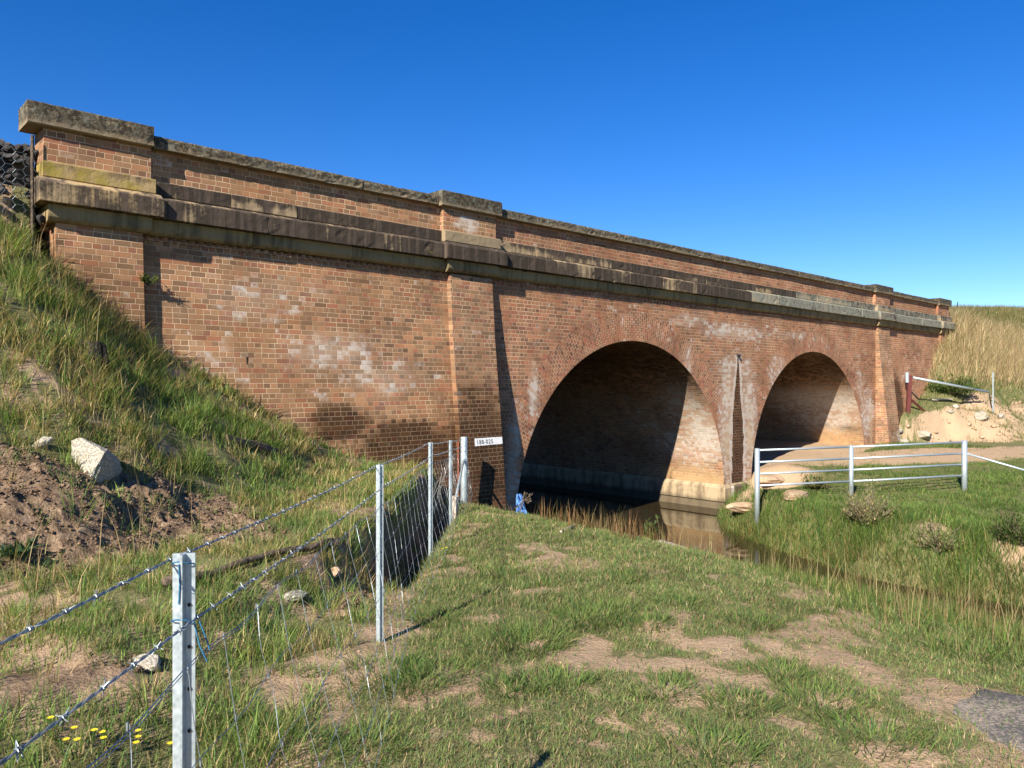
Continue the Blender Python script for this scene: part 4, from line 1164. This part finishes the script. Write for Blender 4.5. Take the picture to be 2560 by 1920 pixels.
d = MB(); q = at(1136, 1240, 12.4); gz = float(H(q[0], q[1])); d.box(-.06, .06, -.05, .05, -.3, max(.32, q[2] - gz)); o = bevel(d.build('timber_stub', M['plank'], FEN), .008); o.location = (q[0], q[1], gz); o.rotation_euler = (.03, -.04, .5)

DIRF = (PT[1] - PT[0]); P_BACK = PT[0] - (PT[1] - PT[0]) * .62     # the line runs on past the photographer
def line_pts(drop, n_per=26, sag=.0):
    ks = [P_BACK, *PT, END + np.array([0, 0, -.03])]
    out = []
    for a, b in zip(ks[:-1], ks[1:]):
        for i in range(n_per):
            t = i / n_per; p = a * (1 - t) + b * t; out.append(p + np.array([0, 0, -drop - sag * 4 * t * (1 - t)]))
    out.append(ks[-1] + np.array([0, 0, -drop])); return np.array(out)
def resample(P, step):
    s = np.r_[0, np.cumsum(np.linalg.norm(np.diff(P, axis=0), axis=1))]; t = np.arange(0, s[-1], step)
    return np.c_[[np.interp(t, s, P[:, i]) for i in range(3)]].T, t
def barbed(drop, off):
    P, t = resample(line_pts(drop, sag=.012), .011)
    P = P + np.r_[0, 0, 0]; P[:, :2] += np.array(RT[:2]) * off
    d = MB(); d1 = DIRF / np.linalg.norm(DIRF); a = np.cross(d1, [0, 0, 1.0]); a /= np.linalg.norm(a); b = np.cross(a, d1)
    for ph in (0, PI):
        ang = t * 2 * PI / .075 + ph
        Q = P + .0018 * (np.cos(ang)[:, None] * a + np.sin(ang)[:, None] * b)
        d.tube(Q, .0016, 5)
    s = .05
    while s < t[-1]:
        i = int(s / .011); c = P[min(i, len(P) - 1)]
        for k in range(2):
            r0 = random.uniform(0, 6.28); e = (a * math.cos(r0) + b * math.sin(r0)); e2 = d1 * .009 * (1 if k else -1)
            d.tube([c - e * .0125 + e2, c + e2 * .3 + e * .0005, c + e * .0125 - e2 * .2], [.0005, .0015, .0005], 4)
        wrap = [c + d1 * (j * .0011 - .006) + .0040 * (a * math.cos(j * 1.1) + b * math.sin(j * 1.1)) for j in range(12)]
        d.tube(wrap, .0011, 4)
        s += random.uniform(.095, .115)
    return d.build('barbed_wire', M['wire'], FEN)
barbed(.014, -.03); barbed(.14, .025)
# hinge joint netting, slumped towards the lawn
def net_pt(s, row):
    """s along the fence in metres, row 0 (top) to 1 (ground)"""
    return None
NP, NT = resample(line_pts(.0), .05)
d = MB()
heights = [.235, .43, .62, .79, .94, 1.08]
def netpoint(p, hgt, seed):
    gz = float(H(p[0], p[1])); z = p[2] - hgt
    bulge = .03 + .20 * max(0, hgt - .235) + .025 * math.sin(seed * 1.3 + hgt * 3)
    q = np.array([p[0] + RT[0] * bulge, p[1] + RT[1] * bulge, max(z, gz + .02)]); return q
for hi, hgt in enumerate(heights):
    Q = [netpoint(p, hgt + .010 * math.sin(i * .42 + hi), i * .05) for i, p in enumerate(NP)]
    d.tube(Q, .0012 if hi else .0015, 4)
    if hi == 0: d.tube([q + np.array([0, 0, -.008]) for q in Q], .0011, 4)
s = .12
while s < NT[-1] - .2:
    i = int(s / .05); p = NP[i]; r0 = random.uniform(-1, 1)
    pts = []
    for j in range(22):
        hgt = .235 + (1.08 - .235) * j / 21; q = netpoint(p, hgt, i * .05)
        wob = .022 * math.sin(j * .9 + r0 * 3) * r0; q = q + np.array([d_ * wob for d_ in (DIRF / np.linalg.norm(DIRF))]); pts.append(q)
    d.tube(pts, .0010, 4)
    for hgt in heights:
        q = netpoint(p, hgt, i * .05); d.tube([q + np.array([0, 0, .007]), q, q - np.array([0, 0, .007])], .0026, 5)
    s += random.uniform(.24, .31)
d.build('wire_netting', M['wire'], FEN)
# old netting bunched by the strainer post
for k in range(18):
    d = MB(); t = random.random(); a = at(1085 + 55 * t, 1235 - 90 * t + random.uniform(-25, 40), 11.2 + 3 * t); b = a + np.array([random.uniform(-.25, .25), random.uniform(-.25, .25), -random.uniform(.35, .8)])
    m_ = (a + b) / 2 + np.array([random.uniform(-.1, .1), random.uniform(-.1, .1), 0]); d.tube([a, m_, b], .0028, 4); d.build('slack_wire', M['oldwire'], FEN)
# blue twine ties on the near post
d = MB(); t0 = PT[0]
def circ(zd, r=.03): return [(t0[0] + r * math.cos(a), t0[1] + r * math.sin(a) * .8, t0[2] - zd + .004 * math.sin(a * 2)) for a in np.linspace(0, 2 * PI, 14)]
d.tube(circ(.018, .024), .0016, 5); d.tube(circ(.14, .025), .0018, 5)
rt = np.array(RT); fwv = np.array(FW)
e = t0 - fwv * .024 + np.array([0, 0, -.018]); e2 = t0 + rt * .03 - fwv * .02 + np.array([0, 0, -.14])
d.tube([e, e + np.array([0, 0, -.04]) + rt * .002, e + np.array([0, 0, -.085])], .0017, 5)
d.tube([e2, e2 + rt * .012 + np.array([0, 0, -.05]), e2 + rt * .028 + np.array([0, 0, -.085])], .0017, 5)
d.tube([e2 + rt * .012, e2 + rt * .024 + np.array([0, 0, -.03]), e2 + rt * .034 + np.array([0, 0, -.06])], .0017, 5)
d.build('blue_twine', M['twine'], FEN)

# ------------------------------------------------------------------ pipe rail panels on the far side of the creek
GT = [at(1893, 1121, 19.0), at(2128, 1113, 19.6), at(2411, 1101, 20.2)]
GATE = thing('pipe_rail_fence', 'galvanised pipe rail fence panels with three posts beside the dirt track', 'fence', (0, 0, 0))
for k, q in enumerate(GT):
    gz = float(H(q[0], q[1])); d = MB(); r = (.062, .058, .068)[k]; d.tube([(q[0], q[1], gz - .3), (q[0], q[1], q[2])], r, 20)
    o = d.build('post', M['galv'], GATE)
    for p_ in o.data.polygons: p_.use_smooth = len(p_.vertices) == 4
for a, b in ((GT[0], GT[1]), (GT[1], GT[2])):
    for dz in (.045, .34, .63, .92):
        d = MB(); d.tube([a + np.array([0, 0, -dz]), b + np.array([0, 0, -dz])], .026, 12, True)
        o = d.build('rail', M['galv'], GATE)
        for p_ in o.data.polygons: p_.use_smooth = len(p_.vertices) == 4
d = MB(); q = GT[2] + np.array([0, 0, -.33]); e = at(2640, 1198, 19.6); e2 = e + (e - q) * .25; d.tube([q, e2], .026, 12); d.build('brace_rail', M['galv'], GATE, smooth=True)

# maroon strainer post with brace, leaning pipe, thin white post on the right bank
pf_ = at(2270, 1012, 31.8); pt_ = at(2277, 938, 31.8); gz = float(H(pf_[0], pf_[1]))
SP = thing('maroon_post', 'maroon steel post with slanting brace on the grassy bank by the wing wall', 'post', (pf_[0], pf_[1], gz))
d = MB(); L = pt_[2] - gz; d.box(-.075, .075, -.07, .07, -.3, L); o = bevel(d.build('upright', M['maroon'], SP), .01); o.rotation_euler = (0, .05, TH - PI / 2)
d = MB(); v1 = np.array([1.5, -.55, -.30]); d.tube([(0.05, 0, L * .42), tuple(np.array([0, 0, -.05]) + v1)], .06, 4); d.build('brace', M['maroon'], SP)
d = MB(); d.tube([(-.02, .02, L - .3), (-.04, .03, L + .12)], .08, 12); d.build('pipe_top', M['galv'], SP)
a = at(2283, 944, 31.8); b = at(2470, 980, 33.0); gz = float(H(b[0], b[1])); d = MB(); d.tube([a, (b[0], b[1], max(b[2], gz + .03))], .05, 10)
tag(d.build('leaning_pipe', M['galv'], smooth=True), 'long pale pipe leaning from the maroon post down onto the bank', 'pipe')
q = at(2483, 930, 33.0); gz = float(H(q[0], q[1])); d = MB(); d.box(-.035, .035, -.02, .02, -.2, q[2] - gz)
o = d.build('marker_post', M['galv']); o.location = (q[0], q[1], gz); tag(o, 'thin upright pale steel post standing in the dry grass', 'post')
q = at(2394, 755, 40.0); gz = float(H(q[0], q[1])); d = MB()
d.tube([(0, 0, -.1), (.02, 0, .5), (.0, 0, max(.9, q[2] - gz))], [.05, .045, .02], 6)
o = d.build('dead_thistle', M['char']); o.location = (q[0], q[1], gz); tag(o, 'dark dead plant stem sticking up on the embankment skyline', 'plant')

# ------------------------------------------------------------------ ballast retained behind wire mesh at the left end
GAB = thing('ballast_retaining_cage', 'dark ballast held behind hexagonal wire mesh beside the left end cap', 'gabion', (1.9, .5, 2.6))
V = []; F = []; rr = random.Random(4)
for k in range(620):
    x = rr.uniform(-.2, 2.58); y = rr.uniform(.06, 1.6); top = 3.36 + .20 * min(1, y) - .05 * (x - 1)
    z = rr.uniform(2.3, top) if y < .35 else top - rr.uniform(0, .12)
    r = rr.uniform(.045, .095); v, f = rock_mesh((r * rr.uniform(.8, 1.3), r, r * rr.uniform(.6, 1)), k, 1, 5, .1)
    b = len(V); V += [(p.x + x - 1.9, p.y + y - .5, p.z + z - 2.6) for p in v]; F += [tuple(i + b for i in q) for q in f]
o = mesh_obj('ballast_fill', V, F, M['ballast'], GAB); o['kind'] = 'stuff'
d = MB(); d.box(-2.4, .62, -.2, 1.2, -.8, .60); d.build('cage_backing', M['ballast'], GAB)
d = MB(); hx, hz = .080, .060
for i in range(-2, 46):
    for j in range(28):
        cx = .0 + i * hx * 1.5; cz = 2.32 + j * hz * 2 + (hz if i % 2 else 0)
        if cx > 2.42 or cz > 3.2 or cx < .4: continue
        py = .0 - .03 * math.sin(cx * 3) 
        P6 = [(cx + hx * math.cos(t) - 1.9, py - .5 + .012 * math.sin(cx * 9 + t), cz + hz * math.sin(t) * 1.15 - 2.6) for t in (0, PI / 3, 2 * PI / 3, PI)]
        d.tube(P6, .0026, 4, False)
d.build('wire_mesh', M['wire'], GAB)
d = MB(); d.tube([(2.44 - 1.9, -.52, -.9), (2.44 - 1.9, -.50, .83)], .022, 8); d.build('mesh_post', M['timber'], GAB)

# ------------------------------------------------------------------ shrubs and single plants
def leafy(name, label, cat, loc, hgt, rad, nst, nleaf, leaf, cols, stem_mat, spread=.8, group=None, wid=.4):
    t = thing(name, label, cat, loc, 0, group)
    d = MB(); LX = []; LY = []; LZ = []
    for k in range(nst):
        a = RNG.uniform(0, 6.28); r = rad * math.sqrt(RNG.random()) * spread; top = hgt * RNG.uniform(.35, 1.1) * (1 - .35 * r / rad) * (.72 + .28 * math.sin(3 * a + nst))
        P = [np.array([r * .15 * math.cos(a), r * .15 * math.sin(a), -.05])]
        for s_ in range(1, 5):
            q = s_ / 4; P.append(np.array([r * q ** .8 * math.cos(a) + RNG.normal(0, .03 * rad), r * q ** .8 * math.sin(a) + RNG.normal(0, .03 * rad), top * q]))
        d.tube(P, [.008 * hgt + .003, .007 * hgt + .002, .005 * hgt + .002, .004 * hgt + .001, .002], 5)
        m_ = max(1, nleaf // nst); tt = RNG.uniform(.25, 1.05, m_) * 4
        i0 = np.clip(tt.astype(int), 0, 3); fr = tt - i0; PP = np.array(P)
        base = PP[i0] * (1 - fr)[:, None] + PP[i0 + 1] * fr[:, None] + RNG.normal(0, .05 * rad, (m_, 3))
        LX.append(base[:, 0]); LY.append(base[:, 1]); LZ.append(np.maximum(base[:, 2], .02))
    d.build('stems', stem_mat, t)
    x = np.concatenate(LX); y = np.concatenate(LY); z = np.concatenate(LZ); n = len(x)
    tf = Turf(); tf.add(x, y, leaf * RNG.uniform(.6, 1.4, n), leaf * wid * np.ones(n), RNG.uniform(.2, 1.6, n), RNG.uniform(0, 6.28, n), cols(n), zoff=z)
    tf.build('foliage', None, parent=t)
    return t
dryc = lambda n: pick(n, .15, .55, .30) * 1.35
leafy('scrub_bush', 'brownish twiggy bush on the far creek bank in front of the pipe rails', 'bush', ground(2170, 1312), 1.0, .72, 170, 1700, .05, dryc, M['twig'])
leafy('scrub_bush', 'low straggly bush above the eroded sandy bank across the creek', 'bush', ground(2345, 1375), .75, .62, 80, 900, .045, lambda n: pick(n, .35, .45, .20) * 1.3, M['twig'])
leafy('scrub_bush', 'dense dark green bush on the far bank above the bare erosion scar', 'bush', ground(2560, 1360), .85, .75, 80, 2400, .05, lambda n: pick(n, .9, .1, 0) * .7, M['timber'])
leafy('scrub_bush', 'small tan dry bush at the grass edge below the pipe rails left panel', 'bush', ground(2040, 1225), .5, .45, 40, 1200, .06, lambda n: pick(n, .3, .4, .3), M['timber'])
leafy('creek_weed', 'slender green weed with small leaves at the near creek edge', 'plant', brink(1622), .62, .22, 9, 420, .05, lambda n: pick(n, .8, .2, 0), M['timber'], wid=.3)
leafy('thistle', 'broad leaved grey green thistle on the dug soil at the left', 'plant', ground(45, 1395), .16, .22, 14, 130, .07, lambda n: pick(n, 1, 0, 0) * np.array([.7, .75, 1.3]), M['timber'], wid=.5)
leafy('wall_plant', 'clump of small leaved plant growing out of the wing wall', 'plant', (3.93, -.02, 1.50), .20, .22, 14, 420, .035, lambda n: pick(n, .45, .5, .05) * .9, M['timber'], wid=.5)
leafy('bank_shrub', 'green bushy shrub at the foot of the dry grass by the wing wall', 'bush', ground(2375, 985), .85, 1.5, 60, 2600, .14, lambda n: pick(n, .95, .05, 0) * .8, M['timber'], wid=.25)
# dead umbel plant at the arch foot
t = thing('dead_umbel', 'brown dried flower head on a bent stem at the foot of the arch', 'plant', brink(1312, .2))
d = MB(); b_ = np.array([0, 0, 0.0]); zf_ = to_zr(t.location.x, t.location.y)[0] / FPX
def up(u, v): return tuple(rt * (u - 1308) * zf_ + np.array([0, 0, (1232 - v) * zf_]))
d.tube([up(1290, 1240), up(1300, 1205), up(1308, 1170)], .010, 5); d.tube([up(1284, 1212), up(1308, 1190), up(1318, 1182)], .008, 5)
for q in [(1312, 1176), (1320, 1180), (1326, 1178), (1322, 1188), (1316, 1200), (1324, 1195)]:
    d.tube([up(1308, 1190), up(*q)], .005, 4)
    for k in range(5): d.tube([up(*q), up(q[0] + random.uniform(-4, 4), q[1] - random.uniform(1, 6))], [.003, .009], 4)
d.build('stem', M['timber'], t)
# dry stalks along the water line below the first arch
rs = Turf(); n = 240; tt = RNG.random(n); uu = 1345 + 330 * tt; 
PP = np.array([brink(u, RNG.uniform(-.1, .5)) for u in uu])
rs.add(PP[:, 0], PP[:, 1], RNG.uniform(.15, .42, n), np.full(n, .012), RNG.uniform(0, .5, n), RNG.uniform(0, 6.28, n), pick(n, 0, .15, .85) * np.array([.75, .6, .55]))
rs.build('dry_stalks', 'row of brown dry seed stalks along the creek edge before the first arch', 'grass')
# blue plastic caught at the arch foot
p = brink(1306, .10); d = MB(); V = []; F = []
for i in range(9):
    for j in range(9):
        s_, q = i / 8, j / 8; wv_ = .5 * (1 - q * .55)
        V.append(tuple(rt * ((s_ - .5) * wv_ * .42 - q * .05) + fwv * (.05 * math.sin(i * 1.9 + j) + .03 * math.sin(j * 2.3)) + np.array([0, 0, .40 * q - .05 + .02 * math.sin(i * 2.2)])))
for i in range(8):
    for j in range(8): F.append((i * 9 + j, (i + 1) * 9 + j, (i + 1) * 9 + j + 1, i * 9 + j + 1))
o = mesh_obj('plastic_sheet', V, F, M['bluepvc'], smooth=True); o.location = p + np.array([0, 0, .0]); so = o.modifiers.new('thick', 'SOLIDIFY'); so.thickness = .004
tag(o, 'crumpled blue plastic sheet caught at the foot of the first arch', 'plastic sheet')
# yellow flowers
M['petal'] = simple('yellow_petal', (.75, .55, .02), (.85, .66, .05), 20, .6, .2)
M['stalk'] = simple('flower_stalk', (.07, .11, .03), (.10, .15, .04), 20, .7, .2)
def flower(u, v, h_=.10, lab=None):
    p = ground(u, v); t = thing('yellow_flower', lab, 'flower', p, RNG.uniform(0, 6), 'yellow flowers in the grass')
    d = MB(); d.tube([(0, 0, -.02), (.006, 0, h_ * .6), (.0, .004, h_)], .0016, 5); d.build('flower_stem', M['stalk'], t)
    d = MB()
    for k in range(9):
        a = k * .7; c_ = np.array([0, 0, h_]); r = .015
        e = np.array([math.cos(a), math.sin(a), .25]); s2 = np.array([-math.sin(a), math.cos(a), 0])
        d.add([c_, c_ + e * r * .7 + s2 * .0045, c_ + e * r, c_ + e * r * .7 - s2 * .0045], [(0, 1, 2, 3)])
    d.tube([(0, 0, h_), (0, 0, h_ + .004)], .005, 8)
    d.build('petals', M['petal'], t)
LF = 'small yellow flower among the grass in the near left corner'
for u, v in [(126, 1850), (185, 1875), (192, 1905), (255, 1885), (258, 1900), (235, 1880), (345, 1880), (345, 1895), (340, 1912), (425, 1912), (165, 1905)]: flower(u, v, .09, LF)
LF2 = 'pair of tiny yellow flowers on the lawn right of the second fence post'
for u, v in [(1107, 1386), (1116, 1384)]: flower(u, v, .06, LF2)

# ------------------------------------------------------------------ light, sky, camera
SD = Vector((2.72, 1.0, -1.88)).normalized()          # the way sunlight travels
sun = bpy.data.lights.new('sun', 'SUN'); sun.energy = 5.0; sun.angle = math.radians(.53); sun.color = (1.0, .93, .83)
so = bpy.data.objects.new('sun', sun); COL.objects.link(so); so.rotation_euler = (-SD).to_track_quat('Z', 'Y').to_euler(); so.location = (-20, -20, 20)
W = bpy.data.worlds.new('World'); scene.world = W; W.use_nodes = True; nt = W.node_tree
sky = nt.nodes.new('ShaderNodeTexSky'); sky.sky_type = 'NISHITA'; sky.sun_disc = False
sky.sun_elevation = math.asin(-SD.z); sky.sun_rotation = math.atan2(-SD.x, -SD.y)
sky.air_density = 1.0; sky.dust_density = 0.0; sky.ozone_density = 4.5; sky.altitude = 900
bg = nt.nodes['Background']; hs = nt.nodes.new('ShaderNodeHueSaturation'); hs.inputs['Saturation'].default_value = 1.32; hs.inputs['Hue'].default_value = .513
nt.links.new(sky.outputs[0], hs.inputs['Color']); nt.links.new(hs.outputs[0], bg.inputs[0]); bg.inputs[1].default_value = .076

cam = bpy.data.cameras.new('camera'); cam.sensor_width = 36; cam.lens = FPX / 2560 * 36; cam.clip_end = 3000; cam.clip_start = .05
cam.shift_y = -(958 - 960) / 2560 * -1
co = bpy.data.objects.new('camera', cam); COL.objects.link(co); co.location = EYE
co.rotation_euler = (PI / 2, 0, TH - PI / 2); scene.camera = co

vs = scene.view_settings; vs.view_transform = 'Standard'; vs.look = 'None'; vs.gamma = 1; vs.exposure = 1.12; vs.use_curve_mapping = False
scene.render.engine = 'CYCLES'; scene.cycles.max_bounces = 6; scene.cycles.use_denoising = True
scene.cycles.caustics_reflective = False; scene.cycles.caustics_refractive = False
